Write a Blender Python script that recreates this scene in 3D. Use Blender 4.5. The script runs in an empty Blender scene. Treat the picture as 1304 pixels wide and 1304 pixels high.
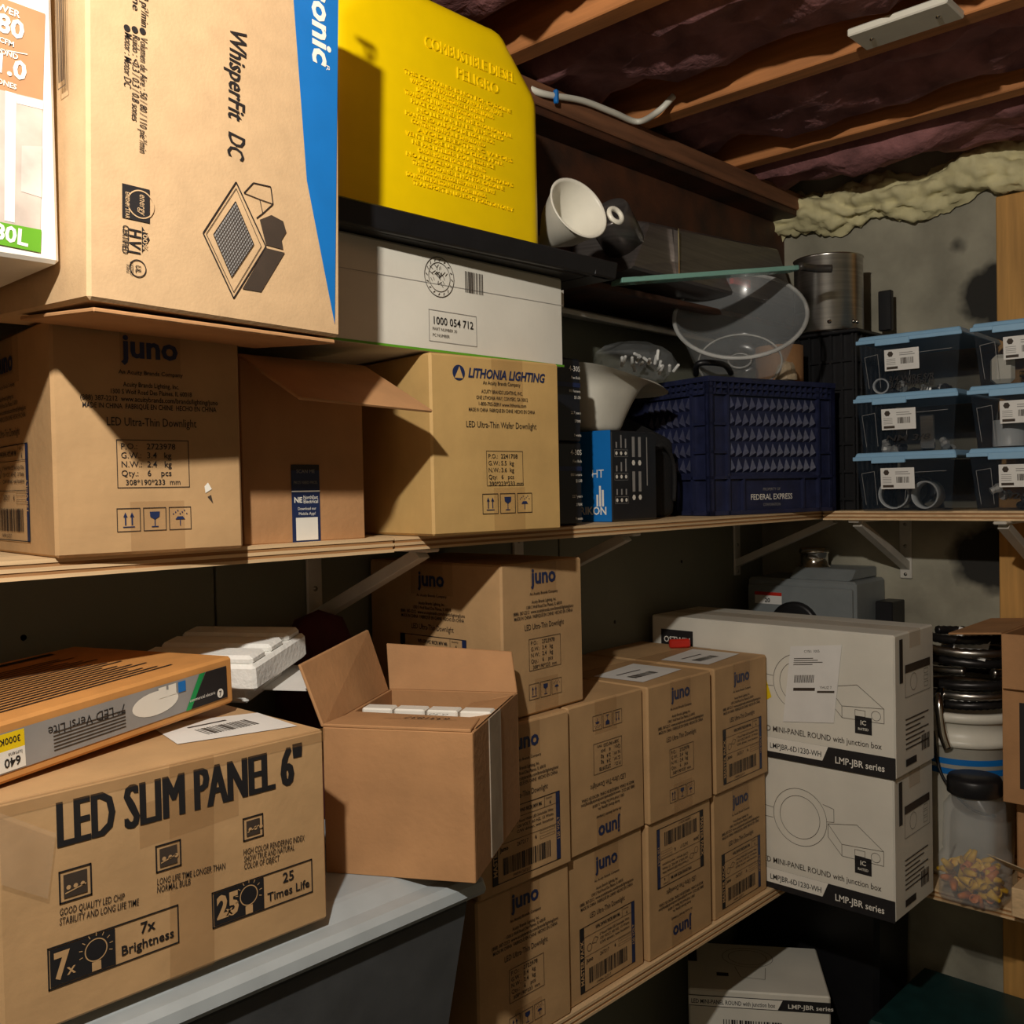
import bpy, bmesh, math, random
from mathutils import Vector, Matrix, noise
random.seed(7)
sc = bpy.context.scene
col = sc.collection
# ---------------------------------------------------------------- camera
YAW, PIT, ROL, FPX, ZC = math.radians(43.461), math.radians(-1.246), math.radians(1.163), 1252.2, 1.5
fw = Vector((math.cos(YAW)*math.cos(PIT), math.sin(YAW)*math.cos(PIT), math.sin(PIT)))
rt = fw.cross(Vector((0, 0, 1))).normalized(); dn = fw.cross(rt)
r2 = math.cos(ROL)*rt + math.sin(ROL)*dn; d2 = -math.sin(ROL)*rt + math.cos(ROL)*dn
cam = bpy.data.cameras.new('camera'); cam.sensor_fit = 'HORIZONTAL'; cam.sensor_width = 36
cam.lens = 36*FPX/1304; cam.clip_start = .02
co = bpy.data.objects.new('camera', cam); col.objects.link(co)
m = Matrix((r2, -d2, -fw)).transposed().to_4x4(); m.translation = (0, 0, ZC)
co.matrix_world = m; sc.camera = co
def RAY(px, py): return r2*((px-652)/FPX) + d2*((py-652)/FPX) + fw
def atX(px, py, X): d = RAY(px, py); return d*(X/d.x) + Vector((0, 0, ZC))
def atY(px, py, Y): d = RAY(px, py); return d*(Y/d.y) + Vector((0, 0, ZC))
def atZ(px, py, Z): d = RAY(px, py); return d*((Z-ZC)/d.z) + Vector((0, 0, ZC))
# ---------------------------------------------------------------- light
w = bpy.data.worlds.new('world'); sc.world = w; w.use_nodes = True
w.node_tree.nodes['Background'].inputs[0].default_value = (1, .96, .91, 1)
w.node_tree.nodes['Background'].inputs[1].default_value = 0
def lamp(name, loc, power, size, color):
    l = bpy.data.lights.new(name, 'POINT'); l.energy = power; l.shadow_soft_size = size; l.color = color
    o = bpy.data.objects.new(name, l); col.objects.link(o); o.location = loc; return o
lamp('ceiling_bulb_offscreen', (-.05, .25, 2.12), 34, .018, (1, .93, .82))
vs = sc.view_settings; vs.view_transform = 'Standard'; vs.look = 'None'; vs.gamma = 1; vs.use_curve_mapping = False
vs.exposure = .78
# ---------------------------------------------------------------- materials
def lin(c):
    f = lambda v: v/12.92 if v <= .04045 else ((v+.055)/1.055)**2.4
    return tuple(f(x/255) for x in c) + (1,)
MC = {}
def mat(name, c, rough=.6, metal=0, var=.12, scale=30, bump=0, bscale=200, alpha=1, stretch=(1, 1, 1), c2=None, coat=0, trans=0):
    if name in MC: return MC[name]
    M = bpy.data.materials.new(name); M.use_nodes = True; nt = M.node_tree; b = nt.nodes['Principled BSDF']
    b.inputs['Roughness'].default_value = rough; b.inputs['Metallic'].default_value = metal
    b.inputs['Alpha'].default_value = alpha; b.inputs['Coat Weight'].default_value = coat; b.inputs['Transmission Weight'].default_value = trans
    tc = nt.nodes.new('ShaderNodeTexCoord'); mp = nt.nodes.new('ShaderNodeMapping'); mp.inputs['Scale'].default_value = stretch
    nt.links.new(tc.outputs['Object'], mp.inputs['Vector'])
    n = nt.nodes.new('ShaderNodeTexNoise'); n.inputs['Scale'].default_value = scale; n.inputs['Detail'].default_value = 6
    nt.links.new(mp.outputs[0], n.inputs['Vector'])
    r = nt.nodes.new('ShaderNodeValToRGB'); a = lin(c); z = lin(c2) if c2 else tuple(v*(1-var*2) for v in a[:3]) + (1,)
    r.color_ramp.elements[0].position = .3; r.color_ramp.elements[1].position = .7
    r.color_ramp.elements[0].color = z; r.color_ramp.elements[1].color = a if c2 else tuple(min(1, v*(1+var)) for v in a[:3]) + (1,)
    nt.links.new(n.outputs['Fac'], r.inputs[0]); nt.links.new(r.outputs[0], b.inputs['Base Color'])
    if bump:
        n2 = nt.nodes.new('ShaderNodeTexNoise'); n2.inputs['Scale'].default_value = bscale; n2.inputs['Detail'].default_value = 4
        nt.links.new(mp.outputs[0], n2.inputs['Vector'])
        bp = nt.nodes.new('ShaderNodeBump'); bp.inputs['Strength'].default_value = bump; bp.inputs['Distance'].default_value = .004
        nt.links.new(n2.outputs['Fac'], bp.inputs['Height']); nt.links.new(bp.outputs[0], b.inputs['Normal'])
    MC[name] = M; return M
KR = mat('kraft_board', (188, 151, 106), .75, var=.07, scale=14, bump=.12, bscale=90)
KW = mat('kraft_pale', (200, 168, 128), .75, var=.05, scale=40, bump=.08, bscale=300)
KY = mat('kraft_yellow', (196, 160, 100), .7, var=.06, scale=14, bump=.1, bscale=90)
KB = mat('kraft_brown', (180, 134, 90), .8, var=.07, scale=16, bump=.15, bscale=120)
WB = mat('white_board', (222, 218, 206), .6, var=.05, scale=8, bump=.05, bscale=120)
WG = mat('white_gloss', (236, 234, 226), .35, var=.02)
INK = mat('black_ink', (28, 26, 28), .6, var=.1); NAVY = mat('navy_ink', (30, 44, 84), .5, var=.1)
INKS = mat('soft_black_ink', (62, 50, 40), .7, var=.1)
BLUE = mat('blue_print', (22, 112, 190), .4, var=.03); GREEN = mat('green_print', (96, 160, 40), .4, var=.03)
WHITE = mat('white_print', (236, 232, 222), .5, var=.02); TAN = mat('tan_print', (178, 134, 96), .5, var=.04)
GREY = mat('grey_print', (150, 148, 146), .5, var=.05); YEL = mat('yellow_print', (238, 205, 20), .5, var=.03); TEAL = mat('green_stripe', (20, 150, 80), .4)
TAPE = mat('packing_tape', (160, 118, 72), .22, var=.05, alpha=.17); CTAPE = mat('clear_tape', (205, 180, 150), .15, alpha=.25)
PAPER = mat('paper_label', (228, 226, 222), .6, var=.02)
PLY = mat('plywood', (222, 190, 146), .65, var=.1, scale=5, stretch=(1, 12, 40), bump=.1)
PLYD = mat('plywood_core', (170, 124, 78), .7, var=.15, scale=8, stretch=(2, 2, 60))
JOI = mat('joist_wood', (200, 132, 78), .7, var=.15, scale=5, stretch=(14, 1, 14), bump=.15)
PLT = mat('sill_wood', (128, 84, 56), .75, var=.2, scale=5, stretch=(1, 14, 14), bump=.15)
STL = mat('rusty_steel', (46, 34, 28), .6, .2, scale=12, c2=(92, 54, 34), bump=.2)
PINK = mat('pink_fibreglass', (160, 108, 108), .95, var=.25, scale=14, bump=.9, bscale=60)
FOAM = mat('spray_foam', (232, 222, 172), .7, var=.12, scale=14, bump=.5, bscale=40)
WALL = mat('wall_board', (122, 123, 108), .7, var=.06, scale=3, bump=.05)
WMET = mat('white_metal', (205, 200, 190), .4, var=.05)
BLK = mat('black_plastic', (24, 24, 27), .42, var=.1, bump=.05); BLKF = mat('black_fabric', (22, 21, 22), .85, bump=.4, bscale=400)
YCAN = mat('yellow_plastic', (245, 208, 0), .38, var=.02, bump=.03, bscale=60)
WPL = mat('white_plastic', (226, 222, 208), .4, var=.03)
TOTE = mat('grey_tote', (74, 76, 78), .5, var=.08, bump=.05); TLID = mat('grey_tote_lid', (160, 168, 172), .45, var=.04)
CRB = mat('blue_crate', (36, 41, 72), .45, var=.15, scale=40, bump=.1)
DST = mat('dark_stainless', (104, 98, 95), .32, .55, var=.15, scale=6, stretch=(1, 1, 30))
SST = mat('stainless', (190, 186, 180), .28, 1, var=.1, scale=6, stretch=(1, 1, 40)); CHR = mat('chrome', (210, 206, 200), .15, 1, var=.05)
GLS = mat('glass_edge', (150, 205, 190), .12, var=.03, alpha=.75, coat=.5)
CLR = mat('clear_plastic', (200, 204, 206), .18, var=.05, alpha=.16, coat=.3); BINP = mat('smoky_bin', (58, 70, 84), .2, var=.1, alpha=.15, coat=.3)
LIDB = mat('blue_lid', (140, 184, 218), .45, var=.03); EFOAM = mat('white_foam', (240, 240, 236), .8, var=.03, bump=.3, bscale=160)
PVC = mat('grey_pvc', (196, 200, 202), .4, var=.05); MAR = mat('maroon_cloth', (74, 18, 30), .8, bump=.3, bscale=300)
METG = mat('grey_enamel', (128, 134, 136), .4, var=.04); RED = mat('red_plastic', (200, 44, 30), .4)
DGR = mat('dark_green_plastic', (24, 58, 58), .4); CONC = None
# ---------------------------------------------------------------- helpers
def tag(o, label, cat, group=None):
    o['label'] = label; o['category'] = cat
    if group: o['group'] = group
    return o
def struct(o): o['kind'] = 'structure'; return o
def obj(name, verts, faces, m, parent=None, smooth=False, bevel=0, seg=2, solid=0):
    me = bpy.data.meshes.new(name); me.from_pydata([tuple(v) for v in verts], [], faces); me.validate(); me.update()
    if m: me.materials.append(m)
    if bevel:
        bm = bmesh.new(); bm.from_mesh(me); bmesh.ops.recalc_face_normals(bm, faces=bm.faces)
        bmesh.ops.bevel(bm, geom=bm.edges[:], offset=bevel, segments=seg, affect='EDGES', profile=.6, clamp_overlap=True); bm.to_mesh(me); bm.free()
    if smooth:
        for p in me.polygons: p.use_smooth = True
    o = bpy.data.objects.new(name, me); col.objects.link(o)
    if solid:
        s = o.modifiers.new('thickness', 'SOLIDIFY'); s.thickness = solid; s.offset = 0
    if parent: o.parent = parent
    return o
HF = [(0, 3, 2, 1), (4, 5, 6, 7), (0, 1, 5, 4), (1, 2, 6, 5), (2, 3, 7, 6), (3, 0, 4, 7)]
def bv(x0, y0, z0, x1, y1, z1): return [(x0, y0, z0), (x1, y0, z0), (x1, y1, z0), (x0, y1, z0), (x0, y0, z1), (x1, y0, z1), (x1, y1, z1), (x0, y1, z1)]
def box(name, a, b, m, parent=None, bevel=.002): return obj(name, bv(*a, *b), HF, m, parent, bevel=bevel, seg=1)
def hexa(name, v, m, parent=None, bevel=.002): return obj(name, v, HF, m, parent, bevel=bevel, seg=1)
def empty(name, loc=(0, 0, 0), rz=0):
    o = bpy.data.objects.new(name, None); col.objects.link(o); o.location = loc; o.rotation_euler = (0, 0, rz); o.empty_display_size = .05; return o
def lathe(name, prof, m, parent=None, n=40, M=None, smooth=True, solid=0, a0=0, a1=2*math.pi):
    full = abs(a1-a0-2*math.pi) < 1e-6; k = n if full else n+1; v = []; f = []
    for (r, z) in prof:
        for i in range(k):
            a = a0+(a1-a0)*i/n; p = Vector((r*math.cos(a), r*math.sin(a), z)); v.append(M @ p if M else p)
    for j in range(len(prof)-1):
        for i in range(n):
            i2 = (i+1) % k; f.append((j*k+i, j*k+i2, (j+1)*k+i2, (j+1)*k+i))
    return obj(name, v, f, m, parent, smooth, solid=solid)
def frame_to(p, d, up=Vector((0, 0, 1))):
    z = Vector(d).normalized(); x = up.cross(z)
    if x.length < 1e-4: x = Vector((1, 0, 0))
    x.normalize(); y = z.cross(x); M = Matrix((x, y, z)).transposed().to_4x4(); M.translation = p; return M
def tube(name, pts, r, m, parent=None, n=8, ribs=0, sub=6):
    pts = [Vector(p) for p in pts]; P = []
    for i in range(len(pts)-1):
        p0 = pts[max(i-1, 0)]; p1 = pts[i]; p2 = pts[i+1]; p3 = pts[min(i+2, len(pts)-1)]
        for k in range(sub):
            t = k/sub; P.append(.5*((2*p1)+(-p0+p2)*t+(2*p0-5*p1+4*p2-p3)*t*t+(-p0+3*p1-3*p2+p3)*t**3))
    P.append(pts[-1]); v = []; f = []
    for i, p in enumerate(P):
        d = P[min(i+1, len(P)-1)]-P[max(i-1, 0)]; M = frame_to(p, d); rr = r*(1+(.16 if ribs and i % 2 else 0))
        for k in range(n): a = 2*math.pi*k/n; v.append(M @ Vector((rr*math.cos(a), rr*math.sin(a), 0)))
    for i in range(len(P)-1):
        for k in range(n): f.append((i*n+k, i*n+(k+1) % n, (i+1)*n+(k+1) % n, (i+1)*n+k))
    f.append(tuple(range(n-1, -1, -1))); f.append(tuple((len(P)-1)*n+k for k in range(n)))
    return obj(name, v, f, m, parent, True)
TC = {}
def text_geo(s, size, bold, shear, align):
    k = (s, size, bold, shear, align)
    if k not in TC:
        c = bpy.data.curves.new('t', 'FONT'); c.body = s; c.size = size; c.offset = bold*size; c.shear = shear; c.resolution_u = 2; c.align_x = align
        o = bpy.data.objects.new('t', c); col.objects.link(o); me = o.to_mesh()
        TC[k] = ([tuple(v.co) for v in me.vertices], [tuple(p.vertices) for p in me.polygons]); o.to_mesh_clear()
        bpy.data.objects.remove(o); bpy.data.curves.remove(c)
    return TC[k]
class Print:
    """flat print laid out in metres on a face: u to the right, v up"""
    def __init__(s): s.d = {}; s.n = 0; s.sec = None
    def part(s, name): s.n += 1; s.sec = (name, s.n); return s      # what follows is a printed part of its own
    def add(s, m, pts, faces, layer=0, solid=False):
        V, F, S = s.d.setdefault((s.sec, m.name), ([], [], [])); b = len(V); S += [solid]*len(faces); V += [(p[0], p[1], layer) for p in pts]; F += [tuple(i+b for i in f) for f in faces]
    def poly(s, m, pts, layer=0): s.add(m, pts, [tuple(range(len(pts)))], layer, True)
    def rect(s, m, x0, y0, x1, y1, layer=0): s.poly(m, [(x0, y0), (x1, y0), (x1, y1), (x0, y1)], layer)
    def frame(s, m, x0, y0, x1, y1, t, layer=0):
        s.rect(m, x0, y0, x1, y0+t, layer); s.rect(m, x0, y1-t, x1, y1, layer); s.rect(m, x0, y0, x0+t, y1, layer); s.rect(m, x1-t, y0, x1, y1, layer)
    def line(s, m, p, q, t, layer=0):
        p = Vector(p); q = Vector(q); d = (q-p).normalized()*t/2; n = Vector((-d.y, d.x)); s.poly(m, [p+n, p-n, q-n, q+n], layer)
    def path(s, m, pts, t, layer=0, closed=False):
        for a, b in zip(pts, pts[1:]+(pts[:1] if closed else [])): s.line(m, a, b, t, layer)
    def ring(s, m, cx, cy, r, t, layer=0, ry=None, n=36):
        ry = ry or r; P = []
        for i in range(n): a = 2*math.pi*i/n; P += [(cx+r*math.cos(a), cy+ry*math.sin(a)), (cx+(r-t)*math.cos(a), cy+(ry-t)*math.sin(a))]
        s.add(m, P, [(2*i, 2*((i+1) % n), 2*((i+1) % n)+1, 2*i+1) for i in range(n)], layer)
    def disc(s, m, cx, cy, r, layer=0, ry=None, n=24): s.poly(m, [(cx+r*math.cos(2*math.pi*i/n), cy+(ry or r)*math.sin(2*math.pi*i/n)) for i in range(n)], layer)
    def text(s, m, t, x, y, size, bold=0, shear=0, align='LEFT', rot=0, sx=1, layer=0):
        V, F = text_geo(t, size, bold, shear, align); c, k = math.cos(rot), math.sin(rot)
        s.add(m, [(x+sx*a*c-b*k, y+sx*a*k+b*c) for a, b, _ in V], F, layer)
    def fit(s, m, t, x0, y, x1, size, bold=0, shear=0, layer=0, rot=0):
        V, F = text_geo(t, size, bold, shear, 'LEFT'); wd = max(v[0] for v in V); s.text(m, t, x0, y, size, bold, shear, 'LEFT', rot, (x1-x0)/wd, layer)
    def barcode(s, m, x0, y0, x1, y1, n=24, layer=0):
        R = random.Random(n); x = x0; st = (x1-x0)/n
        for i in range(n): s.rect(m, x, y0, x+st*R.choice((.3, .5, .75)), y1, layer); x += st
    def flip(s, w, h):
        for V, F, S in s.d.values(): V[:] = [(w-a, h-b, c) for a, b, c in V]
        return s
    def place(s, parent, o, u, v, name='printing', eps=.0009):
        o = Vector(o); u = Vector(u); v = Vector(v); n = u.cross(v).normalized()
        for (sec, k), (V, F, S) in s.d.items():
            W3 = [o+u*a+v*b+n*(eps+.0004*c) for a, b, c in V]; small = []
            for f, so in zip(F, S):                                # a solid block of colour is a piece of its own, fine print stays together
                P3 = [W3[i] for i in f]; ar = sum(((P3[i]-P3[0]).cross(P3[i+1]-P3[0])).dot(n) for i in range(1, len(f)-1))/2
                if so and abs(ar) > .35e-4: obj('tape' if 'tape' in k else 'printed_block', P3, [tuple(range(len(f)))], MC[k], parent)
                else: small.append(f)
            if small:
                used = sorted({i for f in small for i in f}); ix = {i: j for j, i in enumerate(used)}
                obj(sec[0] if sec else name, [W3[i] for i in used], [tuple(ix[i] for i in f) for f in small], MC[k], parent)
        return s
def front(P, o, d): P.place(o, (0, 0, 0), (1, 0, 0), (0, 0, 1))
def left(P, o, d): P.place(o, (0, d[1], 0), (0, -1, 0), (0, 0, 1))
def right(P, o, d): P.place(o, (d[0], 0, 0), (0, 1, 0), (0, 0, 1))
def top(P, o, d): P.place(o, (0, 0, d[2]), (1, 0, 0), (0, 1, 0))
def carton(name, loc, yaw, d, m, tilt=(0, 0), seam=True):
    o = box(name, (0, 0, 0), d, m, bevel=.003); o.location = loc; o.rotation_euler = (tilt[0], tilt[1], math.radians(yaw))
    if seam:  # the closing slit of the two top flaps and its tape
        box('top_tape', (-.0005, d[1]/2-.024, d[2]-.04), (d[0]+.0005, d[1]/2+.024, d[2]+.0007), TAPE, o, 0)
    return o
# ---------------------------------------------------------------- setting
XB, YW = 2.27, 1.275; SH = ZC-.056; LS = ZC-.80; JZ = ZC+.70
def concrete():
    M = mat('concrete', (164, 159, 141), .85, var=.2, scale=7, bump=.35, bscale=40); nt = M.node_tree; b = nt.nodes['Principled BSDF']
    src = b.inputs['Base Color'].links[0].from_socket; tc = nt.nodes.new('ShaderNodeTexCoord')
    for cx, cy, cz, r in ((XB, .70, ZC+.40, .085), (XB, .72, ZC-.165, .09), (XB, .78, ZC+.52, .02)):
        n = nt.nodes.new('ShaderNodeTexNoise'); n.inputs['Scale'].default_value = 22
        vm = nt.nodes.new('ShaderNodeVectorMath'); vm.operation = 'DISTANCE'; vm.inputs[1].default_value = (cx, cy, cz); nt.links.new(tc.outputs['Object'], vm.inputs[0])
        ad = nt.nodes.new('ShaderNodeMath'); ad.operation = 'MULTIPLY_ADD'; ad.inputs[1].default_value = .06; nt.links.new(tc.outputs['Object'], n.inputs['Vector'])
        nt.links.new(n.outputs['Fac'], ad.inputs[0]); nt.links.new(vm.outputs['Value'], ad.inputs[2])
        rp = nt.nodes.new('ShaderNodeMapRange'); rp.inputs[1].default_value = r; rp.inputs[2].default_value = r+.03; nt.links.new(ad.outputs[0], rp.inputs[0])
        mx = nt.nodes.new('ShaderNodeMix'); mx.data_type = 'RGBA'; mx.inputs['A'].default_value = lin((44, 42, 38)); nt.links.new(rp.outputs[0], mx.inputs['Factor']); nt.links.new(src, mx.inputs['B']); src = mx.outputs['Result']
    nt.links.new(src, b.inputs['Base Color']); return M
CONC = concrete()
wl = struct(box('wall_left', (-1.5, YW, 0), (XB, YW+.1, JZ+.235), WALL, bevel=0))
wbk = struct(box('wall_back', (XB, -2, 0), (XB+.2, YW+.1, JZ+.235), CONC, bevel=0))
struct(box('floor', (-1.5, -2, -.05), (XB, YW, 0), mat('floor_concrete', (86, 82, 76), .8, var=.15), bevel=0))
struct(box('ceiling', (-1.5, -2, JZ+.235), (XB+.2, YW+.1, JZ+.26), mat('subfloor', (110, 84, 58), .8, var=.2), bevel=0))
struct(box('wall_front', (-1.7, -2, 0), (-1.5, YW+.1, JZ+.235), CONC, bevel=0)); struct(box('wall_right', (-1.7, -2.2, 0), (XB+.2, -2, JZ+.235), CONC, bevel=0))
for x0, x1, z0, z1 in ((-.5, .72, 0, 1.9), (.724, 1.47, 0, 1.9), (1.474, XB, 1.02, 1.9), (1.474, XB, 0, 1.016)):
    box('wall_panel', (x0, YW-.006, z0), (x1, YW, z1), WALL, wl, .001)
for px, py in ((30, 812), (560, 760), (866, 465), (868, 715), (783, 792)):
    p = atY(px, py, YW-.006); lathe('screw_hole', [(0, 0), (.004, 0), (.004, -.002)], BLK, wl, 10, frame_to(p, (0, -1, 0)))
for x in (.80, 1.205, 1.60, 1.96):
    j = struct(box('ceiling_joist', (x-.04, -2, JZ), (x, YW, JZ+.235), JOI))
def batt(x0, x1, name, y0=-1.2, y1=1.25, sag=.08):
    V = []; F = []; nx, ny = 14, 60; N = (nx+1)*(ny+1)               # ragged underside, flat top against the subfloor
    for top_ in (0, 1):
        for j in range(ny+1):
            for i in range(nx+1):
                x = x0+.004+(x1-x0-.008)*i/nx; y = y0+(y1-y0)*j/ny; e = min(i, nx-i)/3
                V.append((x, y, JZ+.225 if top_ else JZ+.11-sag*min(1, e)*.62+.035*noise.noise((x*9, y*7, 1))+.025*noise.noise((x*25, y*22, 4))))
    for j in range(ny):
        for i in range(nx): a = j*(nx+1)+i; F.append((a, a+nx+1, a+nx+2, a+1)); F.append((N+a, N+a+1, N+a+nx+2, N+a+nx+1))
    ed = [i for i in range(nx)]+[nx+(nx+1)*j for j in range(ny)]+[ny*(nx+1)+nx-i for i in range(nx)]+[(ny-j)*(nx+1) for j in range(ny)]
    for a, b in zip(ed, ed[1:]+ed[:1]): F.append((a, b, N+b, N+a))
    return obj(name, V, F, PINK, None, True)
for x0, x1, l in ((.80, 1.165, 'mauve fibreglass batt sagging in the joist bay above the yellow fuel can'), (1.205, 1.56, 'mauve fibreglass batt sagging beside the white cover plate joist'), (1.60, 1.92, 'mauve fibreglass batt in the bay between the two farther joists'), (1.96, 2.20, 'mauve fibreglass batt hanging ragged above the spray foam')):
    tag(batt(x0, x1, 'insulation_batt', sag=.15 if x0 < 1.9 else .19), l, 'insulation', 'insulation batts')
V = []; F = []; nx, ny = 200, 24                                   # spray foam bead along the top of the concrete
for i in range(nx+1):
    y = 1.26-1.3*i/nx
    for k in range(ny+1):
        a = math.pi*k/ny; r = .043+.026*noise.noise((y*9, a, 2))+.016*noise.noise((y*30, a*3, 3))+.007*noise.noise((y*80, a*7, 5))
        V.append((XB-.01-r*math.sin(a)*1.1, y, JZ-.045+.02*noise.noise((y*5, 0, 0))+r*1.15*math.cos(a)))
for i in range(nx):
    for k in range(ny): a = i*(ny+1)+k; F.append((a, a+1, a+ny+2, a+ny+1))
tag(obj('spray_foam_bead', V, F, FOAM, None, True), 'cream spray foam bead along the top of the concrete wall', 'foam')
bm_ = empty('steel_beam', (0, 0, 0)); tag(bm_, 'rusty dark steel beam with wooden sill plate under the joists', 'beam')
box('sill_plate', (-1, 1.125, ZC+.66), (XB, 1.27, JZ), PLT, bm_); box('flange', (-1, 1.13, ZC+.647), (XB, 1.27, ZC+.66), STL, bm_)
box('web', (-1, 1.195, ZC+.372), (XB, 1.205, ZC+.647), STL, bm_); box('flange', (-1, 1.10, ZC+.36), (XB, 1.27, ZC+.372), STL, bm_)
c = tube('electrical_cable', [atZ(660, 105, JZ-.004), atY(690, 119, 1.12), atY(740, 128, 1.118), atY(780, 143, 1.116), atY(812, 155, 1.112), atZ(838, 142, JZ-.006), atZ(858, 122, JZ+.02)], .006, WPL)
tag(c, 'white flat electrical cable stapled along the sill plate', 'cable'); p = atY(708, 123, 1.113); box('staple', p-Vector((.004, .004, .012)), p+Vector((.004, .004, .012)), BLUE, c)
p = atZ(1152, 32, JZ-.008); cp = box('cover_plate', (p.x-.035, p.y-.075, JZ-.012), (p.x+.035, p.y+.075, JZ), WPL); tag(cp, 'white blank cover plate screwed under a joist', 'cover plate')
for s in (-.05, .05): lathe('screw', [(0, -.002), (.004, -.001), (.004, .003)], CHR, cp, 10, Matrix.Translation((p.x, p.y+s, JZ-.013)))
po = box('timber_post', (XB-.038, .50, 0), (XB, .688, ZC+.60), mat('pine', (206, 154, 84), .7, var=.12, scale=5, stretch=(14, 14, 1))); tag(po, 'yellow pine timber post fixed to the concrete wall', 'post')
# shelves
def shelf(name, a, b, label):
    o = empty(name, ((a[0]+b[0])/2, (a[1]+b[1])/2, a[2])); tag(o, label, 'shelf'); o0 = Vector(o.location); A = Vector(a)-o0; B = Vector(b)-o0; n = 5
    for k in range(n): e = 0 if k % 2 == 0 else .0012; z = A.z+(B.z-A.z)*k/n; box('ply_layer', (A.x+e, A.y+e, z), (B.x-e, B.y-e, A.z+(B.z-A.z)*(k+1)/n), PLY if k % 2 == 0 else PLYD, o, 0)
    return o
shelf('plywood_shelf', (-.7, .965, SH-.019), (.80, YW-.006, SH), 'plywood wall shelf board carrying the tan downlight cartons')
shelf('plywood_shelf', (.803, .967, SH-.018), (XB, YW-.006, SH-.001), 'plywood wall shelf board carrying the navy crate')
shelf('plywood_shelf', (1.98, .0, SH-.02), (XB-.039, .962, SH-.001), 'plywood shelf board under the blue lidded bins')
shelf('plywood_shelf', (-.2, .965, LS-.022), (XB, YW-.006, LS), 'low plywood shelf under the stacked tan cartons')
shelf('plywood_shelf', (1.955, .0, LS-.022), (XB-.039, .962, LS-.001), 'low plywood shelf under the bucket and jar')
def bracket(x, label, zt=SH-.019, back=False):
    o = empty('shelf_bracket', (x, YW-.006, zt)); tag(o, label, 'bracket', 'white shelf brackets')
    box('upright', (-.014, -.006, -.145), (.014, 0, 0), WMET, o); box('arm', (-.012, -.28, -.006), (.012, 0, 0), WMET, o)
    hexa('brace', [(-.01, -.005, -.125), (.01, -.005, -.125), (.01, -.005, -.105), (-.01, -.005, -.105), (-.01, -.262, -.014), (.01, -.262, -.014), (.01, -.25, -.002), (-.01, -.25, -.002)], WMET, o, .001)
    for z in (-.02, -.07, -.135): lathe('screw', [(0, -.0075), (.004, -.007), (.004, -.004)], SST, o, 10, Matrix.Translation((0, 0, z)) @ Matrix.Rotation(math.radians(-90), 4, 'X'))
    if back: o.rotation_euler = (0, 0, -math.pi/2)
    return o
bracket(atY(395, 720, YW).x, 'white steel shelf bracket behind the open brown carton'); bracket(atY(655, 690, YW).x, 'white steel shelf bracket above the topmost tan carton')
bracket(atY(934, 700, YW).x, 'white steel shelf bracket on the wall board beside the grey meter box')
for yy, l in ((.90, 'white shelf bracket on the concrete above the grey meter box'), (.60, 'white shelf bracket on the timber post under the bins')):
    o = bracket(0, l, SH-.02, True); o.location = (XB if yy > .7 else XB-.038, yy, SH-.02)
# ---------------------------------------------------------------- downlight cartons
def heading(P, w, h, y=.86):
    P.part('logo'); P.text(NAVY, 'juno', w/2, h*y, .032, .03, 0, 'CENTER'); P.rect(TAPE, w*.34, h*.78, w*.66, h, -1)
    P.part('address_text'); P.text(INK, 'An Acuity Brands Company', w/2, h*(y-.075), .0058, .01, 0, 'CENTER')
    for i, (t, s) in enumerate((('Acuity Brands Lighting, Inc.', .0068), ('1300 S Wolf Road Des Plaines, IL 60018', .0068), ('(888) 387-2212  www.acuitybrands.com/brands/lighting/juno', .0072), ('MADE IN CHINA  FABRIQUE EN CHINE  HECHO EN CHINA', .0072))):
        L = (.3, .44, .74, .72)[i]*.19; P.fit(INK, t, w/2-L/2, h*(y-.13-.032*i), w/2+L/2, s, .008)
    P.part('product_name'); P.fit(INK, 'LED Ultra-Thin Downlight', w/2-.046, h*(y-.30), w/2+.046, .012)
def icons(P, x, y, s):
    for i in range(3):
        a = x+i*s*1.12; P.part('handling_symbol'); P.frame(INK, a, y, a+s, y+s, s*.03); c = a+s/2
        if i == 0:
            for k in (-.14, .14): P.rect(NAVY, c+k*s-s*.03, y+s*.28, c+k*s+s*.03, y+s*.7); P.poly(NAVY, [(c+k*s-s*.09, y+s*.62), (c+k*s+s*.09, y+s*.62), (c+k*s, y+s*.82)])
            P.rect(NAVY, c-s*.25, y+s*.18, c+s*.25, y+s*.22)
        elif i == 1: P.poly(NAVY, [(c-s*.22, y+s*.82), (c-s*.2, y+s*.6), (c, y+s*.48), (c+s*.2, y+s*.6), (c+s*.22, y+s*.82)]); P.rect(NAVY, c-s*.02, y+s*.2, c+s*.02, y+s*.5); P.rect(NAVY, c-s*.15, y+s*.16, c+s*.15, y+s*.2)
        else:
            P.poly(NAVY, [(c-s*.22, y+s*.45), (c+s*.22, y+s*.45), (c+s*.12, y+s*.58), (c-s*.12, y+s*.58)]); P.rect(NAVY, c-s*.02, y+s*.18, c+s*.02, y+s*.46)
            for k in range(7): P.disc(NAVY, c+s*(-.3+.1*k), y+s*(.7+.07*(k % 3)), s*.03, n=8)
def po_face(w, h, lines, po='P.O.:'):
    P = Print(); heading(P, w, h); x0, x1, y0, y1 = w/2-.037, w/2+.037, h*.29, h*.50; P.part('weight_panel'); P.frame(INK, x0, y0, x1, y1, .0007)
    for i, (a, b) in enumerate(lines):
        y = y1-.0095-.0089*i; P.text(INK, a, x0+.004, y, .0086); P.text(INK, b, x0+.030 if a else x0+.008, y, .0086 if a else .0076, .006)
    icons(P, w/2-.0385, h*.1, .0235); P.rect(TAPE, w*.37, 0, w*.66, h*.23, -1); return P
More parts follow.
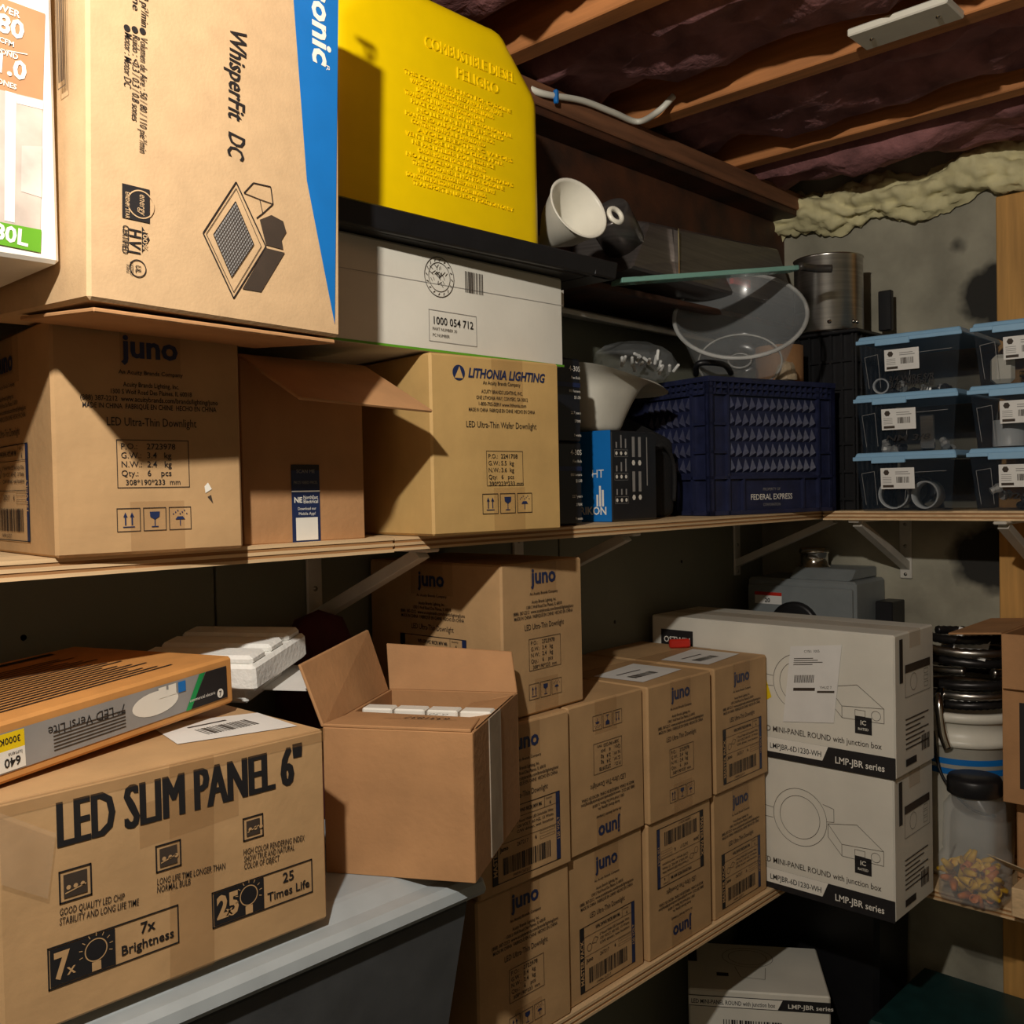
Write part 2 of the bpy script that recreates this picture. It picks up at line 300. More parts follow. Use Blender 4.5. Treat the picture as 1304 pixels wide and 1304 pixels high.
JL = [('P.O.:', '2723978'), ('G.W.:', '3.4   kg'), ('N.W.:', '2.4   kg'), ('Qty.:', '6    pcs'), ('', '308*190*233  mm')]
def master_face(w, h):
    P = Print(); heading(P, w, h, .84); x0, x1, y0, y1 = w/2-.072, w/2+.072, h*.06, h*.5; P.part('barcode_panel'); P.frame(INK, x0, y0, x1, y1, .001)
    P.rect(INK, x0, y0, x0+.011, y1); P.text(KR, 'MASTER PACK', x0+.009, y0+.012, .011, .02, rot=math.pi/2, layer=1); P.rect(NAVY, x1-.009, y0, x1, y1); P.text(KR, '120 VOLT', x1-.002, y0+.03, .008, .01, rot=math.pi/2, layer=1)
    P.fit(INK, 'WF6 SWW5 90CRI MW M6', x0+.04, y1-.012, x1-.04, .008, .02); P.line(INK, (x0, y1-.017), (x1, y1-.017), .0006); P.line(INK, (x1-.034, y1-.017), (x1-.034, y1), .0006); P.text(INK, 'Quantity', x1-.031, y1-.006, .004); P.text(INK, '6', x1-.023, y1-.0145, .007, .02)
    for i, t in enumerate(('6" Round Wafer LED Switchable White', '120 VOLT, 60 HZ, 13 Watts', 'C/W driver, wet location')): P.fit(INK, t, x0+.05, y1-.026-.007*i, x1-.015, .006, .008)
    P.ring(INK, x0+.024, y1-.036, .006, .0007); P.path(INK, [(x0+.03, y1-.032), (x0+.038, y1-.024), (x0+.046, y1-.027), (x0+.041, y1-.034)], .0007, closed=True)
    P.line(INK, (x0+.011, y1-.048), (x1-.009, y1-.048), .0006); P.text(INK, 'Juno', x0+.016, y1-.058, .009, .02); P.text(INK, '267217', x0+.05, y1-.058, .008); P.text(INK, '6', x0+.088, y1-.058, .008, .02)
    for i in range(2): P.frame(INK, x1-.045, y1-.0535-.008*i, x1-.012, y1-.0495-.008*i, .0004)
    P.barcode(INK, x0+.022, y0+.010, x1-.022, y0+.034, 34); P.text(INK, '194994 267217', x0+.04, y0+.003, .006); return P
JW, JH, JD = .196, .233, .300
def juno(loc, yaw, label, faces, d=(JW, JD, JH), grp='tan downlight cartons'):
    o = carton('carton', loc, yaw, d, KR); tag(o, label, 'carton', grp)
    for side, kind, fl in faces:
        wd = d[0] if side == front else d[1]; P = po_face(wd, d[2], JL) if kind == 'po' else master_face(wd, d[2])
        if fl: P.flip(wd, d[2])
        side(P, o, d)
    return o
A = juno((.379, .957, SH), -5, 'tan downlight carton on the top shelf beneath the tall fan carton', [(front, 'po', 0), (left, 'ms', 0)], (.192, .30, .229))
P = Print(); P.poly(WHITE, [(.150, .060), (.157, .064), (.153, .071), (.149, .067)]); P.poly(INKS, [(.152, .056), (.158, .049), (.156, .058)]); P.place(A, (0, 0, 0), (1, 0, 0), (0, 0, 1), 'spot_marks')  # white torn bit, with a small dark triangle below it
zs = (LS, LS+JH+.001)
xs = (.934, 1.135, 1.337, 1.546)
info = [[('po', 0, 'tan downlight carton low beside the grey tote end, resting on the low shelf'), ('ms', 0, 'bottom-row tan downlight carton with upright barcode panel, second from the grey tote'), ('ms', 1, 'bottom-row tan downlight carton with upside-down barcode panel'), ('ms', 0, 'bottom-row tan downlight carton with barcode panel beside the lower white panel-light carton')],
        [('ms', 0, 'tan downlight carton half hidden behind the open taped brown carton'), ('po', 1, 'upper-row tan downlight carton with upside-down weight box and logo'), ('po', 0, 'upper-row tan downlight carton with upright weight box'), ('ms', 0, 'upper-row tan downlight carton with barcode panel beside the upper white panel-light carton')]]
for r in range(2):
    for i in range(4):
        k, fl, lb = info[r][i]; o = juno((xs[i]+random.uniform(-.001, .001), .968+(.0, .006, .002, .004)[i]-(.006 if r else 0), zs[r]), (-.4, .5, 0, .6)[i], lb, [(front, k, fl)])
        if r == 1 and i >= 2:
            P = Print(); P.poly(PAPER, [(.03, .03), (.17, .045), (.165, .15), (.02, .13)]); P.rect(INKS, .05, .1, .12, .104, 1); P.barcode(INKS, .05, .06, .12, .08, 20, 1); P.place(o, (0, .0, JH), (1, 0, 0), (0, 1, 0), 'paper_label')
juno((1.0, .972, LS+2*JH+.003), 2, 'tan downlight carton stacked highest, just under the plywood shelf', [(front, 'po', 0), (left, 'ms', 0)], (.188, .285, JH-.008))
# yellow-tan wafer downlight carton
d = (.223, .33, .233); L = carton('carton', (.834, .928, SH), -6, d, KY); tag(L, 'yellowish wafer downlight carton on the top shelf beneath the white box', 'carton', 'tan downlight cartons')
P = Print().part('logo'); h = d[2]; wd = d[0]; P.disc(NAVY, .045, h*.90, .010); P.poly(KY, [(.038, h*.87), (.046, h*.935), (.052, h*.87)], 1); P.fit(NAVY, 'LITHONIA LIGHTING', .06, h*.88, .196, .017, .03, .25); P.part('address_text'); P.fit(INK, 'An Acuity Brands Company', .085, h*.845, .15, .007, .01)
for i, (t, a) in enumerate((('ACUITY BRANDS LIGHTING, INC.', .036), ('ONE LITHONIA WAY, CONYERS, GA 30012', .045), ('1-800-705-SERV www.lithonia.com', .042), ('MADE IN CHINA  FABRIQUE EN CHINE  HECHO EN CHINA', .058))): P.fit(INK, t, .118-a, h*(.795-.035*i), .118+a, .0068, .008)
P.part('product_name'); P.fit(INK, 'LED Ultra-Thin Wafer Downlight', .055, h*.60, .178, .012); P.part('weight_panel'); P.frame(INK, .088, h*.27, .152, h*.47, .0006)
for i, (a, b) in enumerate((('P.O.:', '2241708'), ('G.W.:', '5.5  kg'), ('N.W.:', '3.6  kg'), ('Qty:', '6   pcs'), ('', '390*223*233 mm'))): P.text(INK, a, .091, h*.47-.010-.0092*i, .0085); P.text(INK, b, .113 if a else .092, h*.47-.010-.0092*i, .0085, .006)
icons(P, .08, h*.11, .027); P.rect(TAPE, .10, 0, .155, h*.26, -1); P.rect(TAPE, .10, h*.72, .155, h, -1); front(P, L, d)
# open brown carton between them
d = (.172, .27, .215); ob = empty('open_carton', (.598, .985, SH), 0); tag(ob, 'open brown carton with a drooping flap and navy sticker on the top shelf', 'carton')
box('front_wall', (0, 0, 0), (d[0], .004, d[2]), KB, ob, .001); box('back_wall', (0, d[1]-.004, 0), (d[0], d[1], d[2]), KB, ob, .001); box('side_wall', (0, .004, 0), (.004, d[1]-.004, d[2]), KB, ob, .001); box('side_wall', (d[0]-.004, .004, 0), (d[0], d[1]-.004, d[2]), KB, ob, .001); box('bottom', (.004, .004, 0), (d[0]-.004, d[1]-.004, .004), KB, ob, .001)
t4 = Vector((0, -.003, .003)); fl = [Vector((-.004, -.001, d[2])), Vector((d[0]+.004, -.001, d[2])), Vector((d[0]+.012, -.118, d[2]-.064)), Vector((.012, -.098, d[2]-.056))]
hexa('flap', [p-t4*.5 for p in fl]+[p+t4*.5 for p in fl], KB, ob, .001)
P = Print(); P.rect(NAVY, .064, 0, .104, .085); P.rect(INK, .064, .085, .104, .092); P.rect(WHITE, .064, .0595, .104, .061, 1); P.fit(GREY, 'SCAN ME', .071, .082, .097, .006, layer=1); P.fit(GREY, 'PROS NEED PROS.', .067, .069, .101, .005, layer=1); P.text(WHITE, 'NE', .067, .047, .009, .03, layer=1); P.fit(WHITE, 'NorthEast', .080, .051, .101, .006, .01, layer=1); P.fit(WHITE, 'Electrical', .080, .046, .101, .006, .01, layer=1); P.fit(WHITE, 'Download our', .072, .038, .098, .005, layer=1); P.fit(WHITE, 'Mobile App!', .073, .032, .097, .005, layer=1); P.rect(WHITE, .069, .002, .100, .029, 1)
P.place(ob, (0, 0, 0), (1, 0, 0), (0, 0, 1), 'sticker')
# ---------------------------------------------------------------- tall fan carton, white fan box
a, b = atY(112, 381, .80), atY(434, 430, .80); ux = (b-a).normalized(); uz = Vector((-ux.z, 0, ux.x)); W = (b-a).length; H = .385; D = .24
wf = hexa('fan_carton', [a, b, b+Vector((0, D, .022)), a+Vector((0, D, .014)), a+uz*H, b+uz*H, b+uz*H+Vector((0, D, 0)), a+uz*H+Vector((0, D, 0))], KW, None, .003); tag(wf, 'tall pale carton with blue wedge stripe and printed exhaust fan drawing', 'carton')
lip = a+Vector((.006, -.0, -.001)); hexa('bottom_flap', [lip+Vector((0, .004, -.008)), b+Vector((-.004, .004, -.006)), b+Vector((-.004, .15, .006)), lip+Vector((-.004, .15, .004)), lip+Vector((0, .004, -.004)), b+Vector((-.004, .004, -.002)), b+Vector((-.004, .15, .009)), lip+Vector((-.004, .15, .008))], KB, wf, .001)
def WFP(px, py): q = atY(px, py, .80)-a; return (q.dot(ux), q.dot(uz))
P = Print(); q = [WFP(*p) for p in ((373, 0), (445, 0), (424, 410), (390, 230))]; P.poly(BLUE, [(q[0][0]-.01, H), (W-.001, H), (W-.002, q[1][1]), (W-.008, .012), q[3], q[0]])
def vtext(m, t, px0, py0, px1, py1, size, bold=0, shear=.15, lay=0):  # text running down the face
    p0 = Vector(WFP(px0, py0)); p1 = Vector(WFP(px1, py1)); dd = p1-p0; V, F = text_geo(t, size, bold, shear, 'LEFT'); wd = max(v[0] for v in V); P.text(m, t, p0.x, p0.y, size, bold, shear, 'LEFT', math.atan2(dd.y, dd.x), dd.length/wd, lay)
P.part('product_name'); vtext(INK, 'WhisperFit', 293, 33, 290, 150, .024, .016); vtext(INK, 'DC', 291, 166, 289, 199, .024, .016); P.part('logo'); vtext(WHITE, 'Panasonic', 396, -110, 398, 80, .032, .03, .1, 1); vtext(WHITE, 'R', 414, 82, 415, 90, .006, lay=1)
P.part('specification_text')
for i, t in enumerate(('Volumen de Aire : 50 / 80 / 110 pie³/min', 'Ruido : <0.3 / 0.3 / 0.8 sones', 'Motor : Motor DC')): x = 178-10*i; vtext(INK, t, x, 46-3*i, x-1, (194, 153, 110)[i], .0092, .006); P.disc(INK, *WFP(x+3, 40-2*i), .0028)
for x, t, e in ((179, 'Air Volume : 50-80-110 pi³/min', 33), (168, 'Noise : <0.3 sone', 12)): vtext(INK, t, x+1, -110, x, e, .0092, .006)
P.part('energy_mark'); e0, e1 = WFP(155, 277), WFP(190, 242); P.rect(INK, e0[0], e0[1], e1[0], e1[1]); P.ring(KW, (e0[0]+e1[0])/2+.004, (e0[1]+e1[1])/2, .012, .001, 1); vtext(KW, 'energy', 177, 247, 177, 274, .009, lay=1); vtext(KW, 'ENERGY STAR', 159, 244, 159, 278, .005, .01, 0, 1)
P.part('certified_mark'); vtext(INK, 'H', 164, 290, 164, 301, .015, .02, 0); vtext(INK, 'V', 164, 304, 163, 314, .015, .02, 0); vtext(INK, 'I', 163, 318, 163, 321, .015, .02, 0); vtext(INK, 'CERTIFIED', 156, 286, 155, 322, .0075, .02, 0); P.poly(INK, [WFP(180, 288), WFP(180, 322), WFP(190, 305)]); vtext(KW, '100%', 181, 292, 181, 318, .006, .01, 0, 1)
P.part('listing_mark'); P.ring(INK, *WFP(175, 342), .0075, .0009); vtext(INK, 'UL', 172, 337, 172, 347, .007, .01); vtext(INK, 'LISTED', 165, 333, 165, 350, .004); vtext(INK, 'FAN', 160, 336, 160, 347, .004)
P.part('fan_drawing'); g = lambda L: [WFP(x, y) for x, y in L]
P.path(INK, g([(258, 297), (300, 232), (338, 314), (297, 380)]), .0013, closed=True); P.path(INK, g([(262, 298), (300, 240), (332, 314), (297, 372)]), .0006, closed=True); P.poly(GREY, g([(271, 299), (299, 257), (322, 311), (294, 353)])); P.path(INK, g([(271, 299), (299, 257), (322, 311), (294, 353)]), .0008, 1, True)
G = g([(271, 299), (299, 257), (322, 311), (294, 353)]); Gv = [Vector(x) for x in G]
for k in range(1, 14): P.line(INKS, Gv[0].lerp(Gv[1], k/14), Gv[3].lerp(Gv[2], k/14), .0006, 2); P.line(INKS, Gv[0].lerp(Gv[3], k/14), Gv[1].lerp(Gv[2], k/14), .0006, 2)
P.poly(INKS, g([(338, 316), (362, 322), (332, 372), (308, 368)])); P.poly(INKS, g([(330, 280), (345, 274), (360, 282), (364, 296), (358, 306), (360, 318), (338, 312)])); P.path(INK, g([(310, 246), (322, 233), (344, 238), (347, 260), (334, 272), (326, 278)]), .0011); P.path(INK, g([(310, 246), (330, 254), (347, 260)]), .0008); P.path(INK, g([(330, 254), (334, 272)]), .0008)
P.place(wf, a, ux, uz)
P = Print(); P.frame(INKS, .02, .18, .036, .30, .0008); P.barcode(INKS, .022, .185, .034, .295, 5); P.place(wf, a+Vector((-.001, .062, .0)), (0, -1, 0), (0, 0, 1))
f0 = (.057, .845, ZC+.198); fd = (.288, .2, .36); fb = carton('fan_box', f0, 0, fd, WG, seam=False); tag(fb, 'glossy white fan box with room photo and green band', 'carton')
def FP(px, py): q = atY(px, py, .845)-Vector(f0); return (q.x, q.z)
P = Print(); pr = lambda m, pts, l=0: P.poly(m, [FP(*p) for p in pts], l)
pr(TAN, [(-60, -25), (57, 18), (54, 128), (-60, 100)]); pr(mat('photo_wall', (196, 184, 176), .4), [(-60, 100), (54, 128), (51, 294), (-60, 270)]); pr(WHITE, [(6, 116), (20, 120), (18, 284), (5, 281)], 1); pr(WHITE, [(20, 121), (54, 129), (54, 140), (21, 132)], 1); pr(mat('photo_box', (216, 198, 192), .4), [(27, 186), (53, 187), (52, 252), (26, 244)], 1); pr(GREEN, [(-60, 272), (52, 293), (51, 322), (-60, 300)], 1)
def ft(t, px, py, s, b=.02, al='RIGHT'): P.part('lettering'); P.text(WHITE, t, *FP(px, py), s, b, 0, al, -.12 if b > .03 else -.1, layer=2)
ft('POWER', 24, 24, .008); ft('80', 29, 52, .021, .03); ft('CFM', 17, 61, .006); ft('SOUND', 22, 77, .006); ft('1.0', 32, 104, .021, .03); ft('SONES', 20, 115, .006); ft('80L', 34, 314, .018, .03); P.line(WHITE, FP(-20, 60), FP(34, 70), .0008, 2)
P.place(fb, (0, 0, 0), (1, 0, 0), (0, 0, 1))
sp = carton('carton', (-.20, .90, SH), 0, (.40, .30, .252), KB); tag(sp, 'brown carton under the glossy white fan box', 'carton')
# ---------------------------------------------------------------- white box, tray, can, funnel
w0 = (.615, .94, ZC+.180); wd3 = (.494, .30, .130); wb = carton('white_box', w0, 0, wd3, WB, seam=False); tag(wb, 'long white carton with round seal and part number beneath the black tray', 'carton')
P = Print(); Wp = lambda x, y: (lambda q: (q.x-w0[0], q.z-w0[2]))(atY(x, y, .94)); c = Wp(559, 353)
P.part('round_seal'); P.ring(INKS, *c, .026, .001); P.ring(INKS, *c, .019, .0008)
for k in range(16): t = k*math.pi/8; P.line(INKS, (c[0]+.0205*math.sin(t), c[1]+.0205*math.cos(t)), (c[0]+.0235*math.sin(t+.1), c[1]+.0235*math.cos(t+.1)), .0012)
for k in range(30): t = random.uniform(0, 6.3); r = random.uniform(0, .016); P.line(INKS, (c[0]+r*math.cos(t), c[1]+r*math.sin(t)), (c[0]+r*math.cos(t)+random.uniform(-.007, .007), c[1]+r*math.sin(t)+.004), .0008)
b0, b1 = Wp(592, 372), Wp(615, 350); P.part('barcode'); P.barcode(INKS, b0[0], b0[1], b1[0], b1[1], 12); s0, s1 = Wp(546, 434), Wp(606, 403); P.part('number_label'); P.frame(GREY, s0[0], s0[1], s1[0], s1[1], .0007); P.fit(INK, '1000 054 712', s0[0]+.006, s1[1]-.018, s1[0]-.006, .014, .012); P.text(INKS, 'PART NUMBER 30', s0[0]+.006, s1[1]-.026, .0055); P.text(INKS, 'PC NUMBER', s0[0]+.006, s1[1]-.034, .0055)
P.part('edge_stripe'); P.rect(GREEN, 0, 0, wd3[0], .003); P.line(GREY, (.0, .085), (wd3[0], .090), .0006); front(P, wb, wd3)
tz = ZC+.311; tr = empty('black_tray', (.62, .925, tz)); tag(tr, 'shallow black plastic tray under the yellow fuel can', 'tray'); tx, ty = .64, .31
hexa('base', [(0, 0, 0), (.51, -.012, 0), (.51, ty, 0), (0, ty, 0), (0, 0, .006), (.51, -.012, .006), (.51, ty, .006), (0, ty, .006)], BLK, tr)
hexa('rim', [(-.005, -.006, 0), (.555, -.03, 0), (.555, -.02, 0), (-.005, .004, 0), (-.01, -.010, .03), (.56, -.036, .024), (.56, -.028, .024), (-.01, -.002, .03)], BLK, tr); hexa('rim', [(.51, -.03, 0), (.56, -.03, 0), (.56, ty, 0), (.51, ty, 0), (.51, -.03, .026), (.562, -.034, .024), (.562, ty, .026), (.51, ty, .026)], BLK, tr)
prof = [(.0, 0), (.375, 0), (.375, .245), (.30, .325), (.08, .325), (.0, .26)]; n = len(prof)
cv = [(x, y, z) for y in (0, .15) for x, z in prof]; cf = [tuple(range(n)), tuple(range(2*n-1, n-1, -1))]+[(i, i+n, (i+1) % n+n, (i+1) % n) for i in range(n)]
cn = empty('fuel_can', (.702, .945, tz+.0065)); tag(cn, 'yellow plastic diesel fuel can with raised warning lettering', 'fuel can'); bd = obj('body', cv, cf, YCAN, cn, True, .028, 5)
P = Print(); Y3 = [('COMBUSTIBLE DIESEL', 540, 44, 655, 70, .021), ('PELIGRO', 580, 44, 634, 80, .021)]
Cq = lambda x, y: (lambda q: Vector((q.x-.702, q.z-tz-.0065)))(atY(x, y, .945))
for t, x0, y0, x1, y1, s in Y3: p0, p1 = Cq(x0, y0), Cq(x1, y1); V, F = text_geo(t, s, .0, 0, 'LEFT'); wd = max(v[0] for v in V); P.text(YCAN, t, p0.x, .252 if t[0] == 'C' else .228, s, 0, 0, 'LEFT', 0, (p1.x-p0.x)/wd)
LN = ['THIS CONTAINER IS NOT FOR GASOLINE', 'VAPORS CAN EXPLODE KEEP AWAY FROM FLAME', 'DO NOT USE FOR STORAGE OF OTHER LIQUIDS', 'TRANSPORT IN UPRIGHT POSITION ONLY', 'PLACE CONTAINER ON THE GROUND TO FILL', 'NO LLENAR EN EL VEHICULO', 'MANTENGA ALEJADO DE LOS NINOS', 'CONTENTS HARMFUL IF SWALLOWED', 'AVOID BREATHING VAPORS', 'VENT BEFORE USE AND CLOSE AFTER', 'NE PAS UTILISER POUR ESSENCE', 'GARDER HORS DE PORTEE DES ENFANTS', 'NO ALMACENAR EN AREAS HABITADAS']
for k in range(17): P.fit(YCAN, LN[k % 13], .115+.01*(k % 3), .208-.0085*k, .31-.018*(k % 4), .0075)
V_ = P.d[(None, 'yellow_plastic')]; em = obj('raised_lettering', [(x, 0, z) for x, z, _ in V_[0]], V_[1], YCAN, cn, solid=.003)
lathe('spout_cap', [(0, .05), (.03, .05), (.032, .045), (.032, 0)], BLK, cn, 24, Matrix.Translation((.19, .075, .32)))
for x in (-.02,): lathe('side_cap', [(0, .02), (.028, .02), (.03, 0)], BLK, cn, 20, frame_to((.0, .06, .06), (-1, 0, 0)))
c0 = atY(736, 266, .955); vv = (c0-Vector((0, 0, ZC))).normalized(); ax = (-vv*.70+r2*.5-d2*.5).normalized(); FM = frame_to(c0, ax); fn = empty('funnel', c0-ax*.08); tag(fn, 'white plastic funnel leaning beside the yellow fuel can', 'funnel'); IM = Matrix.Translation(-fn.location)
lathe('cone', [(.050, 0), (.053, .003), (.050, .004), (.047, 0), (.034, -.045), (.012, -.085), (.011, -.13), (.013, -.13), (.014, -.085), (.037, -.045), (.050, 0)], WPL, fn, 40, IM @ FM); e = IM @ (c0+FM.to_3x3() @ Vector((.02, .058, 0))); lathe('hanging_loop', [(.012*1+.004*math.cos(t), .004*math.sin(t)) for t in [k*math.pi/4 for k in range(9)]], WPL, fn, 20, IM @ frame_to(c0+r2*.057+d2*.010, ax))
box('post', fn.location-fn.location+Vector((.045, .02, -.10)), Vector((.06, .03, -.01)), WMET, fn)
# ---------------------------------------------------------------- shelf clutter
for k, (z, l) in enumerate(((SH, 'black bulb box standing on the shelf board beside the yellowish carton'), (SH+.131, 'black bulb box stacked on another beside the white scoop'))):
    d = (.11, .16, .13); o = carton('bulb_box', (1.098+.0*k, .99, z), 0, d, mat('black_card', (20, 24, 34), .4), seam=False); tag(o, l, 'carton', 'black bulb boxes'); P = Print(); P.rect(NAVY, .02, .085, .108, .092)
    for t, y, s in (('4-30S', .11, .012), ('Flex Bulb', .098, .006), ('800 lumens', .077, .006), ('$1.08', .067, .007), ('22.7 years', .043, .006), ('2700K', .03, .006), ('9 watts', .008, .006)): P.text(WHITE, t, .108, y, s, .005, 0, 'RIGHT', layer=1)
    front(P, o, d)
d = (.132, .15, .155); o = carton('light_box', (1.322, 1.02, SH), 0, d, mat('black_card2', (26, 28, 34), .35), seam=False); tag(o, 'blue sided black product box with lettering next to the navy crate', 'carton'); P = Print(); P.rect(BLUE, 0, 0, d[1], d[2]); P.part('lettering'); P.text(WHITE, 'HT', .135, .075, .020, 0, 0, 'RIGHT', layer=1); P.part('logo'); P.text(WHITE, 'RIKON', .14, .012, .019, .02, 0, 'RIGHT', layer=1)
for i, hh in enumerate((.02, .035, .028)): P.rect(WHITE, .118+.006*i, .026, .122+.006*i, .026+hh, 1)
left(P, o, d); P = Print()
for r in range(3):
    P.part('pictogram_row')
    for k in range(3): P.rect(GREY, .012+.013*k, .045+.04*r, .016+.013*k, .055+.04*r+.006*((k*r) % 3)); P.disc(WHITE, .014+.013*k, .036+.04*r, .0035, n=6)
    P.frame(GREY, .008, .030+.04*r, .046, .042+.04*r, .0005)
for r in range(2):
    P.part('pictogram_row')
    for k in range(2): P.rect(GREY, .058+.018*k, .05+.06*r, .066+.018*k, .085+.06*r); P.disc(WHITE, .062+.018*k, .04+.06*r, .005, n=6)
P.part('fine_print'); P.rect(GREY, .100, .06, .103, .145); front(P, o, d)
# white scoop
prof = []; rows = []
for k in range(9):
    t = k/8; z = SH+.157+.115*t; hw = .045+.035*t+.055*max(0, t-.8)*5*.5; hd = .03+.03*t+.05*max(0, t-.8)*2; rows.append([(1.40+hw*cx+.05*(t**2)*(cx > 0), 1.115+hd*cy, z-(.02*(cx+1)*t if t > .9 else 0)) for cx, cy in ((-1, -1), (0, -1.15), (1, -1), (1.15, 0), (1, 1), (0, 1.1), (-1, 1), (-1.1, 0))])
V = [p for r in rows for p in r]+[(1.40, 1.115, SH+.155)]; F = [(j*8+i, j*8+(i+1) % 8, (j+1)*8+(i+1) % 8, (j+1)*8+i) for j in range(8) for i in range(8)]+[((i+1) % 8, i, 72) for i in range(8)]
s_ = obj('white_scoop', V, F, WPL, None, True); s_.modifiers.new('s', 'SUBSURF').levels = 1; s_.modifiers['s'].render_levels = 2; tag(s_, 'white flared plastic scoop standing behind the blue sided box', 'scoop')
bg = obj('black_bag', [(1.48+(.11 if c[0] else 0), 1.07+(.15 if c[1] else 0), SH+(.15*c[2] if c[2] else 0)) for c in ((0, 0, 0), (1, 0, 0), (1, 1, 0), (0, 1, 0), (0, 0, .75), (1, 0, 1), (1, 1, 1.45), (0, 1, 1.4))], HF, BLKF, None, True, .02, 3); tag(bg, 'black fabric bag slumped between the product box and navy crate', 'bag')
tube('strap', [(1.49, 1.075, SH+.11), (1.53, 1.06, SH+.135), (1.57, 1.062, SH+.10), (1.575, 1.066, SH+.03)], .004, BLKF, bg)
tb = tube('power_cord', [(1.20, 1.22, SH+.24), (1.17, 1.15, SH+.285), (1.13, 1.10, SH+.29), (1.12, 1.06, SH+.27)], .008, BLK); tag(tb, 'short black power cord lying above the bulb boxes', 'cord')
# navy crate
CL, CD, CH = .362, .24, .268; cr = empty('milk_crate', (1.63, 1.02, SH), math.radians(-14)); tag(cr, 'navy plastic delivery crate with moulded diamond relief', 'crate')
def cwall(name, L, M):
    V = []; F = []
    def bx(x0, y0, z0, x1, y1, z1): b = len(V); V.extend(bv(x0, y0, z0, x1, y1, z1)); F.extend(tuple(i+b for i in f) for f in HF)
    bx(0, .008, 0, L, .012, CH); bx(0, 0, 0, L, .01, .008); bx(0, 0, .07, L, .01, .076); bx(0, -.002, CH-.01, L, .012, CH); bx(0, 0, CH-.034, L, .01, CH-.03); bx(0, 0, CH-.022, L, .01, CH-.018)
    for x in (0, .048, L-.054, L-.006): bx(x, 0, 0, x+.006, .012, CH)
    for x in (.09, L-.10): bx(x, .001, 0, x+.005, .01, .07)
    for k in range(int(L/.016)): bx(k*.016, 0, CH-.034, k*.016+.003, .01, CH-.01)
    for z in (.12, .175): bx(0, .002, z, .05, .01, z+.005); bx(L-.05, .002, z, L, .01, z+.005)
    nx = max(2, int((L-.11)/.0185)); st = (L-.11)/nx
    for r in range(5):
        for k in range(nx):
            x = .055+st*k; z = .082+.0305*r; b = len(V); V.extend([(x, .009, z), (x+st, .009, z), (x+st/2, .009, z+.0305), (x+st/2, -.002, z+.009)]); F.extend([(b, b+1, b+3), (b+1, b+2, b+3), (b+2, b, b+3)])
    o = obj(name, [M @ Vector(v) for v in V], F, CRB, cr); return o
fw_ = cwall('front_wall', CL, Matrix.Identity(4)); cwall('back_wall', CL, Matrix.Translation((CL, CD, 0)) @ Matrix.Rotation(math.pi, 4, 'Z')); cwall('side_wall', CD, Matrix.Translation((0, CD, 0)) @ Matrix.Rotation(-math.pi/2, 4, 'Z')); cwall('side_wall', CD, Matrix.Translation((CL, 0, 0)) @ Matrix.Rotation(math.pi/2, 4, 'Z')); box('bottom', (.01, .01, 0), (CL-.01, CD-.01, .006), CRB, cr)
P = Print(); P.fit(GREY, 'PROPERTY OF', .15, .046, .20, .008); P.fit(WHITE, 'FEDERAL EXPRESS', .115, .028, .235, .016, .01); P.fit(GREY, 'CORPORATION', .15, .015, .20, .008); P.place(cr, (0, .0075, 0), (1, 0, 0), (0, 0, 1), 'lettering')
# clear bowl on the crate
bc = RAY(942, 420)*1.97+Vector((0, 0, ZC)); vv = RAY(942, 420).normalized(); ax = (-vv*.70-d2*.70).normalized(); BM = frame_to(bc, ax); bo = empty('clear_tub', bc-Vector((0, 0, .075))); tag(bo, 'round clear plastic tub tipped on its side above the navy crate', 'tub'); IM = Matrix.Translation(-bo.location) @ BM
lathe('shell', [(.0, -.085), (.085, -.085), (.09, -.08), (.122, .035), (.130, .036), (.132, .040), (.124, .041)], CLR, bo, 48, IM, solid=.0015); lathe('base_ring', [(.022, -.083), (.026, -.081), (.022, -.079)], mat('frost', (210, 210, 206), .4, alpha=.6), bo, 24, IM); lathe('rim', [(.128+.004*math.cos(t), .038+.004*math.sin(t)) for t in [k*math.pi/4 for k in range(9)]], mat('frost', (210, 210, 206)), bo, 48, IM); lathe('base_edge', [(.084+.002*math.cos(t), -.083+.002*math.sin(t)) for t in [k*math.pi/4 for k in range(9)]], MC['frost'], bo, 40, IM)
cd = tube('charger_cord', [(1.68, 1.08, SH+CH+.012), (1.66, 1.06, SH+CH+.03), (1.70, 1.03, SH+CH+.028), (1.73, 1.03, SH+CH+.012)], .006, BLK); tag(cd, 'black plug cord on the rim of the navy crate', 'cord')
pbg = obj('plastic_bag', [Vector((1.60, 1.17, SH+CH-.01))+Vector((.10*math.cos(a)*math.sin(b)*(1+.25*noise.noise((a*2, b*3, 1))), .07*math.sin(a)*math.sin(b)*(1+.25*noise.noise((a*2, b*3, 5))), .075*(1-math.cos(b))*.6)) for b in [math.pi*j/8 for j in range(9)] for a in [2*math.pi*i/16 for i in range(16)]], [(j*16+i, j*16+(i+1) % 16, (j+1)*16+(i+1) % 16, (j+1)*16+i) for j in range(8) for i in range(16)], CLR); tag(pbg, 'crumpled clear plastic bag of packing bits behind the navy crate', 'bag')
for k in range(16):
    q = Vector((1.60+random.uniform(-.05, .06), 1.14+random.uniform(-.04, .03), SH+CH+random.uniform(.02, .05))); o = box('packing_piece', (-.011, -.003, -.003), (.011, .003, .003), EFOAM); o.location = q; o.rotation_euler = [random.uniform(0, 3) for _ in range(3)]; tag(o, 'white foam packing strip in the clear bag', 'packing', 'white packing strips')
